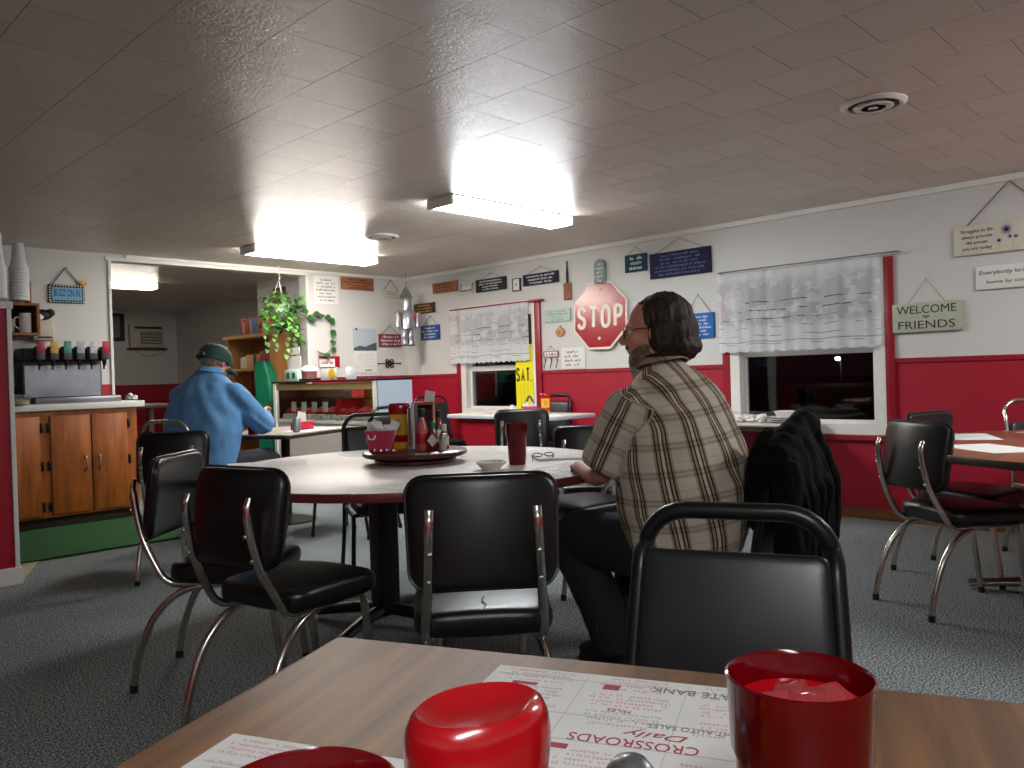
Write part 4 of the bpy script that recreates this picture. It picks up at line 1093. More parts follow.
def hoop_chair(name, top, w, frame, vinyl, wb=None, lean=.10, padtop=None, tube=.0125):
    wb = wb or w * 1.06
    t = thing(name, 'x', 'chair', (0, 0, 0), 0, None)
    h = w / 2; yb = -.20 - lean; rc = .09
    up = lambda z: (-.20 - lean * (z - .45) / (top - .45))
    left = [(-wb / 2 - .02, -.27, .0), (-wb / 2 - .005, -.225, .25), (-wb / 2, -.20, .45), (-h - .012, up(.6), .6), (-h - .003, up(top - rc), top - rc)]
    arc = [(-h + rc - rc * math.cos(R(a)), up(top), top - rc + rc * math.sin(R(a))) for a in range(12, 91, 13)]
    lp = bez(left, 6) + [Vector(q) for q in arc]; P = lp + [Vector((-q.x, q.y, q.z)) for q in reversed(lp)]
    obj('back_frame', B().tube(P, tube, 10), frame, t)
    pt = padtop or top - .06; pb = .50
    m = Matrix.Translation((0, (up(pt) + up(pb)) / 2 + .012, (pt + pb) / 2)) @ Matrix.Rotation(math.atan2(lean, top - .45), 4, 'X') @ Matrix.Rotation(PI, 4, 'Z')
    obj('backrest', xf(pad(w * 1.0, (pt - pb), .03, .03, 0, -.06, rad=.022), m), vinyl, t)
    obj('seat', xf(pad(w * .98, .41, .05, .03, 0, 0, rad=.06), Matrix.Translation((0, .015, .455)) @ Matrix.Rotation(R(-90), 4, 'X')), vinyl, t)
    for s in (-1, 1):
        o = obj('leg', B().tube(bez([(s * wb * .49, -.19, .425), (s * wb * .49, .12, .425), (s * wb * .49, .175, .40), (s * wb * .5, .195, .33), (s * (wb * .5 + .015), .225, .0)], 6), tube, 10), frame, t)
        obj('foot_cap', B().tube([(s * (wb * .5 + .015), .225, 0), (s * (wb * .5 + .014), .223, .03)], tube + .004, 10), M['rubber'], o)
        obj('foot_cap', B().tube([(s * (wb * .5 + .02), -.27, 0), (s * (wb * .5 + .0185), -.266, .03)], tube + .004, 10), M['rubber'], o)
    obj('seat_rail', B().tube([(-wb * .49, .15, .423), (wb * .49, .15, .423)], tube * .9, 8), frame, t)
    return t

ch0 = diner_chair()
spots = [(1.49, 2.575, -77, 'black diner chair at the left front of the round table, back to the viewer'),
         (1.715, 1.845, -41, 'black diner chair with a split seat in front of the round pale table'),
         (1.52, 3.10, -138, 'black diner chair at the far left of the round table with its shiny front showing'),
         (2.17, 5.02, -45, 'black diner chair with its back beside the blue shirt man'),
         (4.30, 1.18, -123, 'black diner chair pulled up to the brown round table at the right'),
         (4.88, 1.29, 165, 'black diner chair behind the nearest one at the brown round table'),
         (4.84, 4.63, -50, 'black diner chair facing the white table by the yellow sign window'),
         (3.40, 2.81, 73, 'black diner chair across the round table just left of the plaid shirt man'),
         (4.02, 3.30, -48, 'black diner chair between the round table and the white window table')]
for i, (x, y, a, lab) in enumerate(spots):
    if i == 0: ch0.location = (x, y, 0); ch0.rotation_euler = (0, 0, R(a)); ch0['label'] = lab
    else: dup(ch0, (x, y, 0), R(a), lab, None, .95 if i == 8 else 1)
# split in the seat of the chair in front
for o in C.objects:
    if o.parent and o.parent.get('label', '').startswith('black diner chair with a split seat') and o.name.startswith('seat') and 'rail' not in o.name:
        b = B(); b.tube(bez([(.0, -.17, .499), (.006, -.14, .5025), (-.004, -.11, .5045), (.004, -.06, .506)], 4), .0022, 5)
        k = obj('seat_split', b, M['foam'], o)
# stacking chair closest to the viewer
E = hoop_chair('stacking_chair', .893, .368, M['black_metal'], M['grey_vinyl'], .405, .13, .825, .018)
E.location = (1.155, .685, 0); E.rotation_euler = (0, 0, R(113)); E['label'] = 'black stacking chair with a wide vinyl back directly across the nearest table'
hc0 = hoop_chair('stacking_chair', .965, .40, M['black_metal'], M['grey_vinyl'], .44, .10, .90)
hs = [(3.55, 5.24, 24, 'black hoop backed stacking chair in front of the display case'),
      (2.80, 3.80, 153, 'black hoop backed stacking chair across the round table behind the pink basket'),
      (5.80, 6.80, 165, 'grey backed stacking chair behind the condiments at the far end of the white table'),
      (5.955, 5.5, 90, 'black hoop backed stacking chair between the white table and the red wall'),
      (2.70, 1.59, 5, 'stacking chair under the black jacket where the plaid shirt man sits')]
for i, (x, y, a, lab) in enumerate(hs):
    if i == 0: hc0.location = (x, y, 0); hc0.rotation_euler = (0, 0, R(a)); hc0['label'] = lab; hc0['group'] = 'black hoop backed stacking chairs'
    else:
        d = dup(hc0, (x, y, 0), R(a), lab, 'black hoop backed stacking chairs')
        if i == 4: d.scale = (.62, 1, .97)
ck0 = hoop_chair('chrome_chair', .93, .40, M['chrome'], M['grey_vinyl'], .44, .10, .80)
ck0.location = (5.66, .95, 0); ck0.rotation_euler = (0, 0, R(140)); ck0['label'] = 'chrome hoop backed chair at the right edge behind the brown round table'; ck0['group'] = 'chrome hoop backed chairs'
dup(ck0, (2.555, 5.765, 0), R(-66), 'chrome framed chair the man in the blue shirt sits on', 'chrome hoop backed chairs')

# ------------------------------------------------------------------ things on the table in front
def placemat(name, label, loc, rz, w, h, group=None, rich=False, seed=1):
    t = thing(name, label, 'placemat', loc, rz, group)
    obj('sheet', B().slab([(-w / 2, -h / 2), (w / 2, -h / 2), (w / 2, h / 2), (-w / 2, h / 2)], .0003, .0012), M['paper'], t, False)
    return t
def flat(b, z=.0014):        # turn lettering from the xz plane to lie on a table, readable from -y
    for v in b.bm.verts: v.co = Vector((v.co.x, v.co.z, z - v.co.y * .25))
    return b
def mat_print(t, w, h, seed, words=True):
    big = []
    if words:
        b = text_bm('CROSSROADS', .15, .020, -.028, .058)
        obj('lettering', flat(b), M['red_ink'], t, False)
        obj('lettering', flat(text_bm('STATE BANK', .125, .017, -.085, -.103)), M['grey_ink'], t, False)
        obj('lettering', flat(text_bm('Daily', .075, .020, -.05, .030, shear=.3)), M['red_ink'], t, False)
        obj('lettering', flat(text_bm('BRIGHT AUTO SALES', .125, .011, -.10, .006)), M['grey_ink'], t, False)
        obj('lettering', flat(text_bm('MILES', .030, .009, .005, -.025)), M['red_ink'], t, False)
    rnd = random.Random(seed); b1 = B(); b2 = B(); b3 = B()
    cols = 3
    for i in range(cols):
        for j in range(5):
            cx = -w / 2 + w * (i + .5) / cols; cz = -h / 2 + h * (j + .5) / 5
            if words and j in (3,) : continue
            bb = scribble_bm(4, w / cols * .8, h / 5 * .8, cx, cz, 0, seed * 31 + i * 7 + j, .12)
            (b1 if (i + j) % 3 else b2).merge(bb.bm)
    for x in (-w / 6, w / 6): b3.box(x - .0004, x + .0004, -.001, 0, -h / 2 + .01, h / 2 - .01)
    for k in (.1, .5, .75): b3.box(-w / 2 + .01, w / 2 - .01, -.001, 0, -h / 2 + h * k, -h / 2 + h * k + .0008)
    tag(obj('fine_print', flat(b1), M['light_pink'], t, False), kind='stuff'); tag(obj('fine_print', flat(b2), M['light_grey'], t, False), kind='stuff'); obj('rules', flat(b3), M['light_grey'], t, False)
    for x, z, a, c in ((.03, -.095, .022, .016), (.145, -.055, .04, .010), (.148, -.08, .036, .009), (.055, .085, .03, .012)): obj('logo', flat(B().box(x - a / 2, x + a / 2, -.0012, 0, z - c / 2, z + c / 2)), M['red_ink'], t, False)
M['light_pink'] = mat('light_pink', (216, 176, 180), .7); M['light_grey'] = mat('light_grey', (188, 184, 188), .7)
PMR = FR            # text reads from the far side of the table: upside down for the viewer
t = placemat('paper_placemat', 'printed paper placemat under the full red tumbler on the nearest table', fg(.515, .19, 0), FR + PI, .41, .27)
mat_print(t, .41, .27, 3)
t = placemat('paper_placemat', 'printed paper placemat at the lower left corner of the nearest table', fg(.27, .49, 0), FR, .38, .27)
mat_print(t, .38, .27, 5, False)

def tumbler(label, loc, s=1, full=True, group=None):
    t = thing('red_tumbler', label, 'tumbler', loc, .4, group)
    H, r1, r0 = .195, .0535, .038
    prof = [(.001, 0), (r0, 0), (r0 + .002, .006), (r1 - .006, H - .062), (r1 - .003, H - .055), (r1 - .001, H - .004), (r1, H), (r1 - .002, H + .001), (r1 - .0045, H - .003), (r1 - .0085, H - .06), (r0 - .003, .01), (.001, .01)]
    obj('cup', B().lathe(prof, seg=48), M['red_glass'], t)
    if full:
        lv = H - .020
        obj('drink', B().lathe([(.001, .012), (r0 - .0045, .012), (r1 - .0095, H - .062), (r1 - .0075, lv), (.001, lv + .0005)], seg=40), M['red_drink'], t)
        rnd = random.Random(4)
        for k in range(7):
            a = rnd.uniform(0, 6.28); q = rnd.uniform(.005, .03)
            m = Matrix.Translation((q * math.cos(a), q * math.sin(a), lv - .0035)) @ Matrix.Rotation(rnd.uniform(0, 3), 4, 'Z') @ Matrix.Rotation(rnd.uniform(-.6, .6), 4, 'X')
            obj('ice_cube', B().box(-.012, .012, -.011, .011, -.011, .011, .003, 2, m), M['ice'], t)
    return t
tumbler('full red tumbler with ice at the right on the nearest table', (.5665, .2665, FZ))
tumbler('red tumbler of which only the rim shows at the lower left', (.2305, .3995, FZ), full=False)

def ketchup(label, loc, rz, group=None, sy=.66):
    t = thing('ketchup_bottle', label, 'bottle', loc, rz, group)
    sx = 1.0
    b = B()
    prof = [(.034, .03), (.040, .036), (.0465, .06), (.0475, .11), (.0495, .14), (.0530, .166), (.0532, .176), (.0515, .187), (.0480, .1945), (.044, .1975), (.040, .1955), (.031, .189), (.016, .1855), (.001, .185)]
    def rad(z):
        for (r0, z0), (r1, z1) in zip(prof, prof[1:]):
            if z0 <= z <= z1: return r0 + (r1 - r0) * (z - z0) / (z1 - z0)
        return .05
    b.lathe([(.001, .03)] + prof, seg=48, sx=sx, sy=sy)
    obj('bottle', b, M['bottle_red'], t)
    obj('cap', B().lathe([(.001, 0), (.036, 0), (.038, .004), (.038, .024), (.034, .03), (.001, .03)], seg=32, sx=1, sy=.7), M['label_yellow'], t)
    def shell(u, v):
        a = R(-90) + (u - .5) * 1.9; z = .062 + .088 * v
        e = 1 if .12 < u < .88 else .96
        r = rad(z)
        return (sx * (r + .0014) * math.cos(a), sy * (r + .0014) * math.sin(a), z + 0 * (v - .5))
    obj('label', B().grid(shell, 16, 4), M['label_yellow'], t)
    def back(u, v):
        a = R(90) + (u - .5) * 1.9; z = .062 + .088 * v; r = rad(z)
        return (sx * (r + .0014) * math.cos(a), sy * (r + .0014) * math.sin(a), z + 0 * (v - .5))
    obj('label', B().grid(back, 16, 4), M['label_yellow'], t)
    tb = scribble_bm(4, .034, .05, 0, .106, 0, 9, .2)
    for v in tb.bm.verts: v.co.y = -(rad(v.co.z) + .0022) * sy
    obj('lettering', tb, M['maroon'], t, False)
    return t
kf = ketchup('big red squeeze bottle with a dished top on the nearest table', (.367, .402, FZ), R(-10), None, .76)
kf.scale = (1.01, 1.01, 1.015)
t = thing('salt_shaker', 'salt shaker with a domed metal top beside the full red tumbler', 'shaker', (.517, .387, FZ))
obj('glass_body', B().lathe([(.001, 0), (.019, 0), (.022, .01), (.020, .075), (.001, .075)], seg=24), M['glass'], t)
obj('salt', B().lathe([(.001, .003), (.018, .003), (.018, .05), (.001, .052)], seg=20), M['foam'], t)
b = B(); b.lathe([(.0215, .07), (.0225, .072), (.0225, .09), (.020, .103), (.013, .112), (.001, .115)], seg=32)
obj('metal_cap', b, M['steel'], t)
b = B()
for k in range(7):
    a = 2 * PI * k / 6; q = 0 if k == 6 else .008
    b.ell((q * math.cos(a), q * math.sin(a), .1135 if k == 6 else .1125), (.0013, .0013, .001), 6)
obj('holes', b, M['black'], t)

# ------------------------------------------------------------------ things on the round table
RZ = RT[2]
t = thing('lazy_susan', 'dark red wooden lazy susan holding condiments on the round table', 'lazy susan', (2.52, 3.17, RZ))
obj('base', B().lathe([(.001, 0), (.195, 0), (.205, .008), (.205, .018), (.195, .026), (.001, .026)], seg=56), M['susan_wood'], t)
obj('bearing', B().lathe([(.10, .026), (.10, .034)], seg=24), M['steel'], t)
obj('turntable', B().lathe([(.001, .034), (.25, .034), (.262, .042), (.262, .054), (.252, .062), (.001, .062)], seg=64), M['susan_wood'], t)
SZ_ = RZ + .0625
def sus(lat, dep, z=0):     # across the view and away from the viewer, about the turntable centre
    return (2.52 + .70 * lat + .713 * dep, 3.17 - .713 * lat + .70 * dep, SZ_ + z)
VR = R(-45.5)
t = thing('pink_basket', 'pink plastic basket of creamers on the lazy susan', 'basket', sus(-.165, -.04), VR)
t.scale = (1.15, 1.1, 1.1)
obj('basket', B().loft([[(x * k, y * k, z) for x, y in rrect(-.062, .062, -.045, .045, .02, 4)] for k, z in ((.001, .014), (.82, .014), (1.0, .092), (1.05, .096), (1.05, .088), (.97, .086), (.8, .02), (.001, .02))]), M['pink_plastic'], t)
for k in range(4): obj('foot', B().box(-.046 + .027 * k, -.036 + .027 * k, -.035, .035, 0, .014, .002), M['pink_plastic'], t)
obj('handle', B().tube(bez([(-.045, -.045, .075), (-.04, -.056, .06), (-.02, -.056, .06), (-.015, -.045, .075)], 4), .004, 6), M['foam'], t)
rnd = random.Random(3)
for k in range(9):
    x, y = -.045 + .03 * (k % 4), -.025 + .028 * (k // 4)
    g = thing('creamer_packet', 'white creamer packet in the pink basket, ' + ('front left', 'front second from left', 'front third from left', 'front right', 'middle left', 'middle second from left', 'middle third from left', 'middle right', 'back')[k] + ' one', 'packet', (0, 0, 0), 0, 'creamer packets in the pink basket')
    q = Matrix.Translation(sus(-.165, -.04)) @ Matrix.Rotation(VR, 4, 'Z')
    g.location = q @ Vector((x, y, .065)); g.rotation_euler = (rnd.uniform(-.4, .4), rnd.uniform(-.5, .5), VR + rnd.uniform(-.5, .5))
    hh = rnd.uniform(.06, .085)
    obj('packet', B().box(-.022, .022, -.006, .006, -.02, hh, .004), M['foam'], g); obj('seam', B().box(-.022, .022, -.001, .001, hh, hh + .008), M['paper'], g)
KB = ketchup('red ketchup bottle with a yellow label on the lazy susan', sus(-.083, .07), VR, None); KB.scale = (1.06, 1.06, 1.18)
t = thing('menu_stand', 'clear upright menu stand on the lazy susan beside the ketchup', 'stand', sus(.0, .0), VR)
obj('acrylic', B().box(-.028, -.022, -.05, .05, 0, .21, .001).box(-.008, -.002, -.05, .05, 0, .235, .001).box(.008, .014, -.05, .05, 0, .235, .001), M['clear'], t, False)
obj('card', B().box(-.006, .006, -.045, .045, .005, .225), M['paper'], t, False)
t = thing('napkin_caddy', 'reddish wooden napkin caddy with a white card behind the sauce bottles', 'caddy', sus(.035, .12), VR)
t.scale = (.78, 1, .98)
obj('side_panel', B().box(-.07, -.062, -.05, .05, 0, .235).box(.062, .07, -.05, .05, 0, .235), M['brown_wood'], t, False)
obj('back_panel', B().box(-.062, .062, .042, .05, 0, .225), M['susan_wood'], t, False)
obj('shelf', B().box(-.07, .07, -.05, .05, .225, .24), M['brown_wood'], t, False)
obj('card', B().box(-.035, .03, -.004, .004, .24, .30, 0, 2, Matrix.Rotation(R(10), 4, 'Y')), M['paper'], t, False)
def bottle(label, loc, prof, m, capm, cap, lab=None):
    t = thing('sauce_bottle', label, 'bottle', loc, VR, 'sauce bottles on the lazy susan')
    obj('glass', B().lathe(prof, seg=24), m, t)
    obj('cap', B().lathe(cap, seg=20), capm, t)
    if lab: obj('label', *lab, t)
    return t
bottle('pink sauce bottle with a black cap and red star label', sus(.045, -.06), [(.001, 0), (.029, 0), (.031, .008), (.031, .10), (.024, .13), (.014, .15), (.013, .185), (.001, .185)], M['sauce_pink'], M['black'], [(.016, .165), (.017, .17), (.017, .205), (.015, .208), (.001, .208)],
       (B().lathe([(.0315, .035), (.0318, .036), (.0318, .085), (.0315, .086)], seg=24, cap=False), M['red_plastic']))
dm = [(0, -.032), (.026, 0), (0, .032), (-.026, 0)]
bottle('small pepper sauce bottle with a green neck and white diamond label', sus(.098, -.07), [(.001, 0), (.022, 0), (.024, .006), (.024, .08), (.012, .105), (.010, .13), (.001, .13)], M['amber_glass'], M['green_plastic'], [(.0115, .105), (.013, .108), (.012, .14), (.001, .142)],
       (B().prism([(x, z + .05) for x, z in dm], -.0262, -.0245), M['paper']))
bottle('small dark sauce bottle with a cream label at the right of the lazy susan', sus(.150, -.03), [(.001, 0), (.022, 0), (.024, .006), (.024, .07), (.013, .09), (.011, .11), (.001, .11)], M['amber_glass'], M['cream'], [(.013, .09), (.015, .092), (.014, .125), (.001, .126)],
       (B().lathe([(.0245, .02), (.0248, .021), (.0248, .066), (.0245, .067)], seg=24, cap=False), M['cream']))
bottle('tall brown sauce bottle with a dark cap at the back of the lazy susan', sus(.118, .05), [(.001, 0), (.026, 0), (.027, .006), (.027, .10), (.015, .13), (.011, .17), (.001, .17)], M['amber_glass'], M['black'], [(.0125, .155), (.014, .16), (.013, .19), (.001, .19)],
       (B().lathe([(.0274, .03), (.0277, .031), (.0277, .09), (.0274, .091)], seg=24, cap=False), M['paper']))
t = thing('pepper_shaker', 'small glass shaker with a metal top beside the diamond label bottle', 'shaker', sus(.150, -.10), VR)
obj('glass_body', B().lathe([(.001, 0), (.018, 0), (.020, .008), (.016, .06), (.001, .06)], seg=18), M['sage'], t)
obj('metal_cap', B().lathe([(.0175, .056), (.0175, .07), (.012, .082), (.001, .085)], seg=18), M['steel'], t)

tumbler('red tumbler standing on the round table before the man in plaid', (2.70, 2.63, RZ), full=False)
t = thing('small_bowl', 'small white bowl left of the red tumbler on the round table', 'bowl', (2.50, 2.60, RZ))
obj('bowl', B().lathe([(.001, 0), (.04, 0), (.045, .006), (.075, .034), (.072, .036), (.04, .012), (.001, .010)], seg=32), M['ceramic'], t)
obj('food', B().lathe([(.001, .0105), (.05, .018), (.04, .026), (.001, .028)], seg=18), M['hair_grey'], t)
PL = [(2.06, 2.50, 20, 'blank paper placemat on the round table in front of the nearest left chair'),
      (1.66, 3.35, 80, 'paper placemat at the far left edge of the round table'),
      (2.05, 3.80, 150, 'paper placemat at the back left of the round table'),
      (2.72, 3.78, 160, 'paper placemat at the back right of the round table'),
      (3.18, 2.95, 75, 'paper placemat to the right behind the red tumbler on the round table'),
      (2.80, 2.36, 15, 'paper placemat under the hand of the man in plaid'),
      (2.35, 2.26, -5, 'printed paper placemat behind the split seat chair')]
for k, (x, y, a, lab) in enumerate(PL):
    t = placemat('paper_placemat', lab, (x, y, RZ), R(a), .40, .26, 'paper placemats around the round table')
    b = scribble_bm(9, .36, .22, 0, 0, 0, 40 + k, .12); obj('lettering', flat(b), M['light_grey'] if k != 6 else M['light_pink'], t, False)
t = thing('folded_newspaper', 'folded newspaper on the round table left of the man in plaid', 'newspaper', (3.05, 2.62, RZ + .0016), R(-38))
obj('pages', B().box(-.17, .17, -.11, .11, 0, .010, .003), M['paper'], t)
obj('print', flat(scribble_bm(10, .3, .19, 0, 0, 0, 77, .14), .0105), M['light_grey'], t, False)
t = thing('eyeglasses', 'pair of dark eyeglasses lying on the round table behind the red tumbler', 'eyeglasses', (2.88, 2.62, RZ + .020), R(-30))
t.rotation_euler = (R(-62), 0, R(-30))
t.scale = (.9, .9, .9)
b = B()
for s in (-1, 1):
    b.tube([(s * .033 + .026 * math.cos(2 * PI * k / 16), .0, .022 + .018 * math.sin(2 * PI * k / 16)) for k in range(16)], .0028, 6, closed=True)
b.tube([(-.008, 0, .026), (.008, 0, .026)], .0025, 6)
obj('frame', b, M['black'], t)
for s in (-1, 1): obj('temple', B().tube([(s * .058, 0, .026), (s * .058, .06, .020), (s * .05, .12, .004)], .0025, 6), M['black'], t)

# ------------------------------------------------------------------ other tables
WZ = .80
kb = ketchup('ketchup bottle with a yellow label on the white window table', (5.72, 5.17, WZ), VR)
t = thing('pink_basket', 'pink basket of creamers on the white window table', 'basket', (5.74, 5.40, WZ), VR)
t.scale = (1.3, 1.3, 1.35)
obj('basket', B().loft([[(x * k, y * k, z) for x, y in rrect(-.062, .062, -.045, .045, .02, 4)] for k, z in ((.001, .0), (.82, .0), (1.0, .05), (1.03, .052), (.95, .046), (.8, .008), (.001, .008))]), M['pink_plastic'], t)
for k in range(5): obj('creamers', B().box(-.05 + .02 * k, -.034 + .02 * k, -.03, .02, .01, .075 + .012 * (k % 2), .004), M['foam'], t)
obj('handle', B().tube(bez([(-.03, 0, .07), (0, 0, .125), (.035, 0, .07)], 6), .008, 8), M['grey_metal'], t)
t = thing('salt_shaker', 'white salt shaker on the white window table', 'shaker', (5.72, 5.62, WZ))
obj('body', B().lathe([(.001, 0), (.022, 0), (.022, .06), (.018, .068), (.001, .068)], seg=18), M['foam'], t)
obj('cap', B().lathe([(.019, .066), (.019, .08), (.001, .088)], seg=18), M['ceramic'], t)
placemat('paper_placemat', 'paper placemat at the near corner of the white window table', (5.60, 4.98, WZ), R(90), .36, .26)
# dirty dishes
DZ = .76
t = thing('plate_stack', 'stack of white plates on the table under the black window', 'plates', (5.76, 2.78, DZ))
for k in range(3): obj('plate', B().lathe([(.001, .0), (.07, .0), (.125, .014), (.127, .017), (.07, .006), (.001, .006)], (0.006 * k, -.004 * k, .016 * k), 32), M['ceramic'], t)
t = thing('white_bowl', 'white bowl on top of the plate stack', 'bowl', (5.76, 2.775, DZ + .040))
obj('bowl', B().lathe([(.001, 0), (.045, 0), (.05, .006), (.078, .05), (.075, .051), (.046, .01), (.001, .01)], seg=32), M['ceramic'], t)
t = thing('white_cup', 'white cup at the left among the dirty dishes', 'cup', (5.76, 3.22, DZ))
obj('cup', B().lathe([(.001, 0), (.035, 0), (.045, .085), (.042, .085), (.033, .006), (.001, .006)], seg=24), M['ceramic'], t)
obj('straw', B().tube([(.01, 0, .02), (-.03, .02, .16)], .003, 6), M['foam'], t)
rnd = random.Random(9)
for k in range(3):
    t = thing('crumpled_napkin', 'crumpled white napkin between the white cup and the plates, ' + ('nearest the cup', 'middle one', 'nearest the plates')[k], 'napkin', (5.72 + .03 * k, 3.14 - .085 * k, DZ), 0, 'crumpled napkins')
    b = B(); bm2 = bmesh.new(); bmesh.ops.create_icosphere(bm2, subdivisions=3, radius=1)
    for v in bm2.verts:
        f = 1 + .5 * noise.noise(v.co * 2.3 + Vector((k * 7, 0, 0))); v.co = Vector((v.co.x * .055 * f, v.co.y * .05 * f, max(0, .028 + v.co.z * .035 * f)))
    b.merge(bm2); obj('napkin', b, M['paper'], t, True, 25)
t = thing('fork', 'steel fork propped on the crumpled napkins', 'fork', (5.72, 3.06, DZ + .06), R(30))
obj('handle', B().tube([(0, -.10, -.02), (0, .02, .02)], [(.006, .002), (.004, .002)], 6), M['steel'], t)
obj('tines', B().box(-.011, -.007, .02, .08, .018, .021).box(-.002, .002, .02, .08, .018, .021).box(.007, .011, .02, .08, .018, .021), M['steel'], t, False)
# placemats on the brown table
for k, (x, y, a, lab) in enumerate(((4.98, 1.33, 25, 'white placemat at the back of the brown round table'), (4.36, 1.06, 50, 'white placemat in front of the nearest chair at the brown round table'), (5.5, .95, -30, 'white placemat at the right edge of the brown round table'))):
    placemat('paper_placemat', lab, (x, y, .76), R(a), .42, .28, 'white placemats on the brown round table')
# on the blue shirt man's table
bt = Matrix.Translation((3.50, 6.16, .77)) @ Matrix.Rotation(BT, 4, 'Z')
def onbt(u, v): p = bt @ Vector((u, v, 0)); return tuple(p)
t = thing('drink_can', 'silver drink can in front of the blue shirt man', 'can', onbt(-.20, -.26))
obj('can', B().lathe([(.001, 0), (.026, 0), (.033, .008), (.033, .108), (.027, .122), (.001, .12)], seg=24), M['tin'], t)
obj('tab', B().box(-.008, .008, -.012, .012, .120, .123), M['steel'], t)
tumbler('red tumbler behind the raised forearm of the blue shirt man', (3.10, 5.95, .77), full=False)
t = thing('sugar_caddy', 'white caddy of papers on the far half of the blue shirt mans table', 'caddy', onbt(.08, -.12), BT)
t['label'] = 'red caddy holding white cards on the grey topped table'
obj('caddy', B().box(-.10, .10, -.05, .05, 0, .07, .006), M['cake_red'], t)
obj('cards', B().box(-.09, -.02, -.01, -.004, .03, .15, 0, 2, Matrix.Rotation(R(8), 4, 'Y')).box(.01, .07, .0, .006, .03, .14, 0, 2, Matrix.Rotation(R(-8), 4, 'Y')), M['paper'], t, False)
placemat('paper_placemat', 'white paper placemat on the grey topped table by the silver can', onbt(.05, -.22), BT, .5, .28)
# ------------------------------------------------------------------ people
def head_shape(b, m, s=1.0):
    """skull, face, nose, lips, ears; the face looks along +y"""
    E_ = lambda c, r, n=18: b.ell(c, r, n, m)
    E_((0, -.012, .03), (.076, .098, .092), 24)
    E_((0, .028, -.035), (.062, .068, .085), 20)
    E_((0, .055, -.088), (.036, .036, .028))                     # chin
    for sx in (-1, 1):
        E_((sx * .036, .062, -.018), (.026, .028, .026), 12)      # cheek
        E_((sx * .052, .0, -.07), (.022, .045, .03), 12)          # jaw
        E_((sx * .077, -.008, -.012), (.010, .020, .032), 12)     # ear
        E_((sx * .083, -.016, .004), (.006, .014, .018), 10)
    E_((0, .076, .032), (.058, .018, .014), 14)                  # brow
    b.tube([m @ Vector(p) for p in ((0, .082, .024), (0, .098, .004), (0, .113, -.018), (0, .104, -.030))], [m.median_scale * k for k in (.009, .011, .016, .012)], 10)
    for sx in (-1, 1): E_((sx * .012, .098, -.024), (.010, .013, .009), 10)
    E_((0, .088, -.052), (.024, .012, .007), 12); E_((0, .085, -.063), (.021, .012, .007), 12)

def hand_shape(b, wrist, fwd, up, side, curl=.5, s=1.0):
    """palm, four bent fingers of different lengths and a thumb on the given side (+1 or -1 along the hand's x)"""
    F = Vector(fwd).normalized(); U = Vector(up); X = F.cross(U).normalized(); U = X.cross(F).normalized()
    m = Matrix(((X.x, F.x, U.x, wrist[0]), (X.y, F.y, U.y, wrist[1]), (X.z, F.z, U.z, wrist[2]), (0, 0, 0, 1))) @ Matrix.Scale(s, 4)
    P = lambda *p: m @ Vector(p)
    b.ell((0, .045, 0), (.042, .056, .017), 16, m); b.ell((0, .004, 0), (.029, .03, .02), 12, m)
    b.ell((side * .026, .03, -.006), (.02, .03, .017), 12, m)
    for k, (x, L) in enumerate(((.032, .070), (.011, .080), (-.011, .075), (-.031, .058))):
        x *= side; a0 = .15 + curl * .5; p = Vector((x, .088, .002)); pts = [Vector((x * .9, .06, .0)), p.copy()]; a = a0
        for q, f in ((.45, 1.0), (.32, 1.5), (.23, 1.2)):
            p = p + Vector((x * .04, math.cos(a) * L * q, -math.sin(a) * L * q)); pts.append(p.copy()); a += curl * f * .8
        b.tube([P(*q) for q in pts], [.0095 * s, .0098 * s, .0092 * s, .0085 * s, .0068 * s], 8)
    pts = [(side * .028, .018, -.004), (side * .050, .042, -.010), (side * .058, .070, -.016), (side * .052, .092, -.024)]
    b.tube([P(*q) for q in pts], [.013 * s, .0115 * s, .0105 * s, .008 * s], 8)

def wrinkle(me, amp, scale, seed, zf=1.0, creases=()):
    ns = [v.normal.copy() for v in me.vertices]
    for v, n in zip(me.vertices, ns):
        p = Vector((v.co.x, v.co.y, v.co.z * zf)) * scale + Vector((seed, 0, 0))
        d = amp * (noise.noise(p) + .5 * noise.noise(p * 2.1))
        for c, dirn, per, a, rad in creases:       # radiating pull folds
            q = v.co - Vector(c); L = q.length
            if L < rad: d += a * (1 - L / rad) * math.sin(q.dot(Vector(dirn)) / per)
        v.co += n * d

def seg_param(p, pts):
    best = (9, 0, None, 0); acc = 0
    for a, c in zip(pts, pts[1:]):
        d = c - a; L = d.length; t = max(0, min(1, (p - a).dot(d) / (L * L))); q = a + d * t
        e = (p - q).length
        if e < best[0]: best = (e, acc + t * L, q, d / L)
        acc += L
    return best

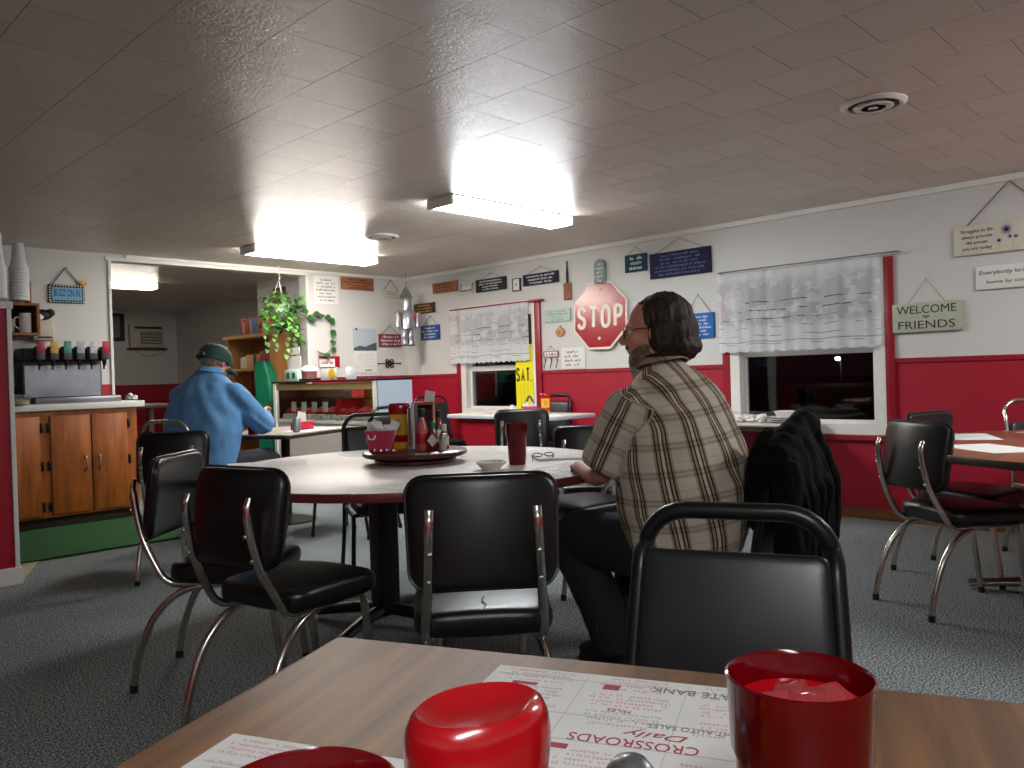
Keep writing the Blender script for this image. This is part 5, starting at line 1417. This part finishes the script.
def cloth_uv(me, sleeves, torso_r=.235, yc=.03, slant=0):
    uvl = me.uv_layers.new(name='UVMap'); data = {}
    for v in me.vertices:
        p = v.co; on = None
        for pts, r in sleeves:
            e, s_, q, d = seg_param(p, pts)
            if e < r * 1.25 and abs(p.x) > abs(pts[0].x) - .035 and (p - pts[0]).dot(pts[1] - pts[0]) > -.012:
                on = (e, s_, q, d, pts)
        if on:
            e, s_, q, d, pts = on
            rf = Vector((0, 1, 0)); rf = (rf - d * rf.dot(d)).normalized(); bn = d.cross(rf); w_ = p - q
            data[v.index] = (math.atan2(w_.dot(bn), w_.dot(rf)) * .092 + .03, (p - pts[0]).dot(d))
        else:
            sg = 1 if p.x > 0 else -1
            k = max(0, min(1, (p.z - .93) / .15)); k = k * k * (3 - 2 * k)
            ua = math.atan2(p.x, -(p.y - yc) * 1.25) * torso_r; up = p.x + sg * max(0, p.y - yc)
            data[v.index] = (ua * (1 - k) + up * k + slant * p.z, p.z - slant * .6 * p.x)
    for poly in me.polygons:
        us = [data[me.loops[i].vertex_index] for i in poly.loop_indices]
        mx = max(u for u, _ in us)
        for i, (u, v) in zip(poly.loop_indices, us):
            if mx - u > .4: u = mx
            uvl.data[i].uv = (u, v)

def person(label, loc, rz, K):
    t = thing('person', label, 'person', loc, rz)
    V = Vector
    b = B()
    T = K['torso']
    b.tube([V((x, y, z)) for x, y, z, rx, ry in T], [(rx - .012, ry - .012) for *_, rx, ry in T], 24, ref=(1, 0, 0))
    nb, hc = V(K['neck']), V(K['head'])
    b.tube([nb - V((0, 0, .08)), nb, nb.lerp(hc, .5), hc], [(.062, .062), (.060, .062), (.056, .06), (.056, .06)], 16, ref=(1, 0, 0))
    hm = Matrix.Translation(hc) @ Matrix.Rotation(R(K['yaw']), 4, 'Z') @ Matrix.Rotation(R(K['pitch']), 4, 'X') @ Matrix.Scale(K.get('hs', 1), 4)
    head_shape(b, hm)
    for s in ('L', 'R'):
        A = [V(p) for p in K['arm' + s]]
        b.tube(bez(A, 5), [.056 - .025 * i / 10 if i < 10 else .031 for i in range(11)], 14)
        hand_shape(b, A[2], K['hand' + s][0], K['hand' + s][1], 1 if s == 'L' else -1, K['hand' + s][2])
    for s in ('L', 'R'):
        G = [V(p) for p in K['leg' + s]]
        b.tube(bez(G, 5), [.085 - .04 * i / 10 for i in range(11)], 14)
    me = remesh(b, .0065, 5)
    mesh_obj('body', me, M['skin'], t)
    # shirt
    b = B()
    b.tube(bez([V((x, y, z)) for x, y, z, *_ in T], 3), [tuple(r) for r in bez([V((rx, ry, 0)) for *_, rx, ry in T], 3)] and [(r[0], r[1]) for r in bez([V((rx, ry, 0)) for *_, rx, ry in T], 3)], 40, ref=(1, 0, 0))
    sl = []
    for s in ('L', 'R'):
        A = [V(p) for p in K['arm' + s]]
        f = K['sleeve']
        P = [A[0] + V((.09 if s == 'L' else -.09, 0, .015)), A[0], A[0].lerp(A[1], .5)]
        if f <= 1: P += [A[0].lerp(A[1], f)]; rr = [.07, .088, .098, .094]
        else: P += [A[1], A[1].lerp(A[2], .5), A[1].lerp(A[2], f - 1)]; rr = [.07, .086, .080, .074, .064, .050]
        q = bez(P, 4); rq = [v.x for v in bez([V((r, 0, 0)) for r in rr], 4)]
        b.tube(q, rq, 24); sl.append(([A[0], A[1]] if f <= 1 else [A[0], A[1], A[2]], max(rr)))
    me = remesh(b, .009, 14)
    wrinkle(me, K.get('wr', .006), 9, 3.1, .6, K.get('creases', ()))
    cloth_uv(me, sl, K.get('tr', .235), .03, K.get('slant', 0))
    sh = mesh_obj('shirt', me, K['shirt'], t)
    # collar: a folded band around the neck
    def col(u, v):
        a = R(-150) + R(300) * u - PI / 2
        r0 = .072 + .030 * v; drop = .030 * v * (1 + .35 * abs(2 * u - 1))
        return (nb.x + r0 * 1.02 * math.cos(a), nb.y - .004 + r0 * math.sin(a), nb.z + .062 - drop - .012 * (1 - abs(2 * u - 1)) * 0 - (.03 * abs(2 * u - 1)))
    bb = B().grid(col, 40, 6)
    uvl = bb.bm.loops.layers.uv.new('UVMap')
    for f in bb.bm.faces:
        for l in f.loops: l[uvl].uv = (.03 + .2 * l.vert.co.z, .02 + l.vert.co.x)
    o = obj('collar', bb, K['shirt'], sh, True, 180)
    md = o.modifiers.new('s', 'SOLIDIFY'); md.thickness = .006
    # trousers
    b = B()
    z0 = T[0][2]
    b.ell((0, .0, .545), (.195, .17, .10), 20)
    for s in ('L', 'R'):
        G = [V(p) for p in K['leg' + s]]
        P = [G[0], G[0].lerp(G[1], .5), G[1] + V((0, .012, .006)), G[1].lerp(G[2], .5), G[2] + V((0, 0, -.025))]
        q = bez(P, 5); rq = [v.x for v in bez([V((r, 0, 0)) for r in (.122, .118, .100, .092, .082)], 5)]
        b.tube(q, rq, 18)
    me = remesh(b, .011, 5); wrinkle(me, .005, 10, 7.7)
    mesh_obj('trousers', me, M['denim'], t)
    for s in ('L', 'R'):
        a = V(K['leg' + s][2]); fd = V(K['foot' + s]).normalized(); ang = math.atan2(-fd.x, fd.y)
        m = Matrix.Translation((a.x, a.y, 0)) @ Matrix.Rotation(ang, 4, 'Z')
        b = B(); b.ell((0, .0, .065), (.045, .055, .06), 14, m); b.ell((0, .09, .045), (.048, .12, .043), 16, m); b.box(-.046, .046, -.055, .19, .0, .028, .012, 2, m)
        me = remesh(b, .007, 3); mesh_obj('shoe', me, M['shoe'], t)
    return t, hm

def hair_mesh(b, amp, sc_, seed, voxel=.006):
    me = remesh(b, voxel, 3)
    ns = [v.normal.copy() for v in me.vertices]
    for v, n in zip(me.vertices, ns):
        p = Vector((v.co.x, v.co.y, v.co.z * .35)) * sc_ + Vector((seed, 0, 0))
        v.co += n * amp * (noise.noise(p) + .6 * noise.noise(p * 2.3))
    return me

# man in the plaid shirt
K = dict(
    torso=[(0, -.02, .49, .225, .18), (0, -.02, .56, .255, .205), (0, -.01, .70, .278, .225), (0, .0, .84, .276, .212), (0, .02, .96, .262, .185), (0, .045, 1.06, .232, .155), (0, .068, 1.135, .170, .118), (0, .082, 1.185, .100, .090), (0, .09, 1.215, .074, .074)],
    neck=(0, .09, 1.20), head=(0.0, .135, 1.335), yaw=42, pitch=-6, hs=1.12,
    armL=[(-.20, .055, 1.045), (-.255, .165, .80), (-.17, .41, .795)], handL=((.6, .75, -.04), (0, 0, 1), .5),
    armR=[(.20, .055, 1.045), (.28, .20, .81), (.10, .44, .795)], handR=((-.6, .75, -.05), (0, 0, 1), .5),
    legL=[(-.11, .02, .525), (-.19, .43, .495), (-.13, .24, .085)], legR=[(.11, .02, .525), (.17, .45, .505), (.10, .40, .085)],
    footL=(-.2, 1, 0), footR=(.15, 1, 0), sleeve=.93, shirt=M['plaid'], wr=.009, slant=.17,
    creases=[((-.2, -.03, 1.02), (.5, 0, 1), .02, .006, .25), ((.12, -.15, .7), (.4, 0, 1), .018, .006, .28), ((-.2, -.1, .62), (.3, 0, 1), .02, .006, .25)])
MAN = (2.62, 1.68, 0)
man, hm = person('man in a cream and brown plaid short sleeved shirt seated at the round table', MAN, R(-12), K)
b = B()
for c, r in (((0, -.042, .046), (.092, .104, .090)), ((0, -.08, -.008), (.096, .076, .090)), ((0, -.095, -.065), (.094, .064, .050)), ((.062, -.04, -.016), (.040, .058, .075)), ((-.062, -.04, -.016), (.040, .058, .075)), ((0, -.112, -.07), (.08, .05, .034))):
    b.ell(c, r, 20, hm)
hmesh = hair_mesh(b, .006, 34, 1.0)
for v, n in zip(hmesh.vertices, [v.normal.copy() for v in hmesh.vertices]):
    q = hm.inverted() @ v.co; v.co += n * .0045 * noise.noise(Vector((math.atan2(q.x, -q.y) * 14, q.z * 9, 3)))
mesh_obj('hair', hmesh, M['hair_brown'], man)
b = B()
for c, r in (((0, .056, -.094), (.050, .044, .040)), ((.042, .022, -.072), (.032, .058, .040)), ((-.042, .022, -.072), (.032, .058, .040)), ((0, .092, -.043), (.034, .014, .009)), ((.058, -.01, -.045), (.018, .025, .045)), ((-.058, -.01, -.045), (.018, .025, .045))):
    b.ell(c, r, 16, hm)
mesh_obj('beard', hair_mesh(b, .005, 50, 4.0), M['beard_brown'], man)
b = B()
for c, r in (((0, .064, -.125), (.042, .034, .034)), ((0, .066, -.155), (.030, .026, .032))): b.ell(c, r, 16, hm)
mesh_obj('beard_tip', hair_mesh(b, .006, 60, 2.0), M['hair_grey'], man)
def glasses(hm, parent):
    b = B()
    for s in (-1, 1):
        b.tube([hm @ Vector((s * .034 + .023 * math.cos(2 * PI * k / 18), .098 - abs(.023 * math.cos(2 * PI * k / 18)) * .1, .008 + .018 * math.sin(2 * PI * k / 18))) for k in range(18)], .0018, 6, closed=True)
        b.tube([hm @ Vector(p) for p in ((s * .057, .093, .012), (s * .075, .05, .014), (s * .084, -.005, .012), (s * .083, -.025, -.008))], .0018, 6)
    b.tube([hm @ Vector(p) for p in ((-.011, .101, .012), (0, .104, .015), (.011, .101, .012))], .0016, 6)
    obj('glasses', b, M['black_metal'], parent)
def eyes(hm, parent):
    for s in (-1, 1):
        e = obj('eye', B().ell((s * .033, .074, .010), (.012, .012, .011), 12, hm), M['eye'], parent)
        obj('iris', B().ell((s * .033, .084, .010), (.005, .003, .005), 10, hm), M['iris'], e)
glasses(hm, man); eyes(hm, man)

# man in the blue shirt and green cap
K2 = dict(
    torso=[(0, -.03, .50, .215, .165), (0, -.03, .57, .24, .18), (0, -.015, .70, .265, .20), (0, .0, .84, .278, .20), (0, .02, .98, .268, .18), (0, .045, 1.08, .235, .15), (0, .065, 1.155, .165, .112), (0, .078, 1.20, .095, .085), (0, .085, 1.225, .07, .07)],
    neck=(0, .085, 1.20), head=(0, .145, 1.29), yaw=-8, pitch=-20, hs=1.06,
    armL=[(-.215, .05, 1.05), (-.29, .22, .84), (-.10, .42, .84)], handL=((.5, .8, .0), (0, 0, 1), .6),
    armR=[(.215, .05, 1.05), (.315, .22, .83), (.155, .42, .90)], handR=((-.45, .8, .25), (-.7, 0, .7), .9),
    legL=[(-.10, .02, .53), (-.15, .44, .52), (-.12, -.02, .085)], legR=[(.10, .02, .53), (.17, .44, .52), (.17, .40, .085)],
    footL=(-.1, 1, 0), footR=(.1, 1, 0), sleeve=1.85, shirt=M['blue_shirt'], wr=.010,
    creases=[((.2, .0, 1.0), (1, 0, .6), .016, .007, .28), ((-.15, -.1, .95), (1, 0, .2), .02, .005, .3), ((.3, .2, .84), (1, .5, 1), .012, .006, .16)])
m2, hm2 = person('man in a blue long sleeved shirt and dark green cap seated by the display case', (2.61, 5.76, 0), R(-66), K2)
m2.scale = (1.11, 1.08, 1.045)
b = B()
for c, r in (((0, -.055, -.01), (.074, .05, .05)), ((.062, -.02, .0), (.02, .04, .035)), ((-.062, -.02, .0), (.02, .04, .035))): b.ell(c, r, 16, hm2)
mesh_obj('hair', hair_mesh(b, .004, 60, 2.0), M['hair_grey'], m2)
def cap(hm, parent):
    prof = [(.097, .012), (.098, .03), (.094, .06), (.080, .092), (.055, .113), (.022, .122), (.001, .123)]
    rings = []
    for r, z in prof: rings.append([hm @ Vector((r * .86 * math.cos(2 * PI * k / 32), -.008 + r * 1.12 * math.sin(2 * PI * k / 32), z + .012)) for k in range(32)])
    b = B(); b.loft(rings); o = obj('cap', b, M['cap_green'], parent)
    def brim(u, v):
        a = R(28) + R(124) * u; rr = 1.0 + .72 * v * math.sin(PI * u) ** .6
        return hm @ Vector((.084 * math.cos(a) * (1 + .05 * v), -.008 + .108 * math.sin(a) * rr, .026 - .022 * v - .02 * (abs(2 * u - 1)) ** 2))
    g = B().grid(brim, 20, 6); q = obj('brim', g, M['cap_green'], o, True, 180)
    md = q.modifiers.new('s', 'SOLIDIFY'); md.thickness = .004
    op = B(); op.prism([(.032 * math.cos(R(a)), .030 * math.sin(R(a))) for a in range(0, 181, 15)], -.004, .004, hm @ Matrix.Translation((0, -.113, .030)) @ Matrix.Rotation(R(-4), 4, 'X'))
    obj('strap_opening', op, M['hair_grey'], o)
    st = B(); st.tube([hm @ Vector((.098 * .86 * math.cos(a), -.008 - .100 * 1.12 * math.sin(a), .027)) for a in (R(58), R(74), R(90), R(106), R(122))], [(.009, .003)] * 5, 8, ref=tuple((hm.to_3x3() @ Vector((0, 0, 1))).normalized()))
    obj('strap', st, M['cap_green'], o)
    obj('button', B().ell((0, -.008, .136), (.008, .008, .005), 8, hm), M['cap_green'], o)
cap(hm2 @ Matrix.Translation((0, -.006, -.034)) @ Matrix.Scale(1.12, 4), m2); glasses(hm2, m2); eyes(hm2, m2)

# ------------------------------------------------------------------ jacket over the chair back
J = thing('black_jacket', 'black jacket draped over the chair back behind the man in plaid', 'jacket', (2.70, 1.59, 0), R(5))
b = B()
b.ell((.0, -.33, .74), (.245, .075, .27), 24); b.ell((.0, -.21, .78), (.225, .05, .22), 20); b.ell((-.06, -.27, .86), (.19, .09, .11), 18)
b.tube(bez([(-.22, -.30, .91), (-.1, -.305, .955), (.05, -.31, .98), (.17, -.315, 1.0), (.24, -.31, .95)], 5), .052, 14)
for x, z1, r in ((-.2, .52, .05), (-.11, .50, .058), (0, .49, .062), (.11, .5, .058), (.2, .53, .05)):
    b.tube(bez([(x * .9, -.33, .92), (x, -.365, .78), (x * 1.08, -.36, .62), (x * 1.1, -.355, z1)], 5), [r * .8] * 5 + [r] * 11, 12)
b.tube(bez([(.22, -.33, .94), (.285, -.36, .80), (.29, -.37, .66), (.275, -.36, .55)], 5), .05, 12)
b.tube(bez([(-.215, -.33, .9), (-.265, -.35, .78), (-.28, -.35, .65), (-.27, -.35, .56)], 5), .052, 12)
me = remesh(b, .010, 4); wrinkle(me, .012, 13, 5.0, .45)
for v in me.vertices: v.co.x = v.co.x * .60 - .022 + .1 * max(0, v.co.z - .8) * 1.0; v.co.z -= max(0, .25 - v.co.x) * .14 * max(0, (v.co.z - .5) / .5)
mesh_obj('cloth', me, M['jacket'], J)
obj('collar_lining', B().ell((.165, -.30, .95), (.025, .03, .055), 12), mat('brown_lining', (74, 34, 30), .6), J)
obj('zip_pull', B().box(0.18, .186, -.40, -.39, .66, .70, .001), M['steel'], J)
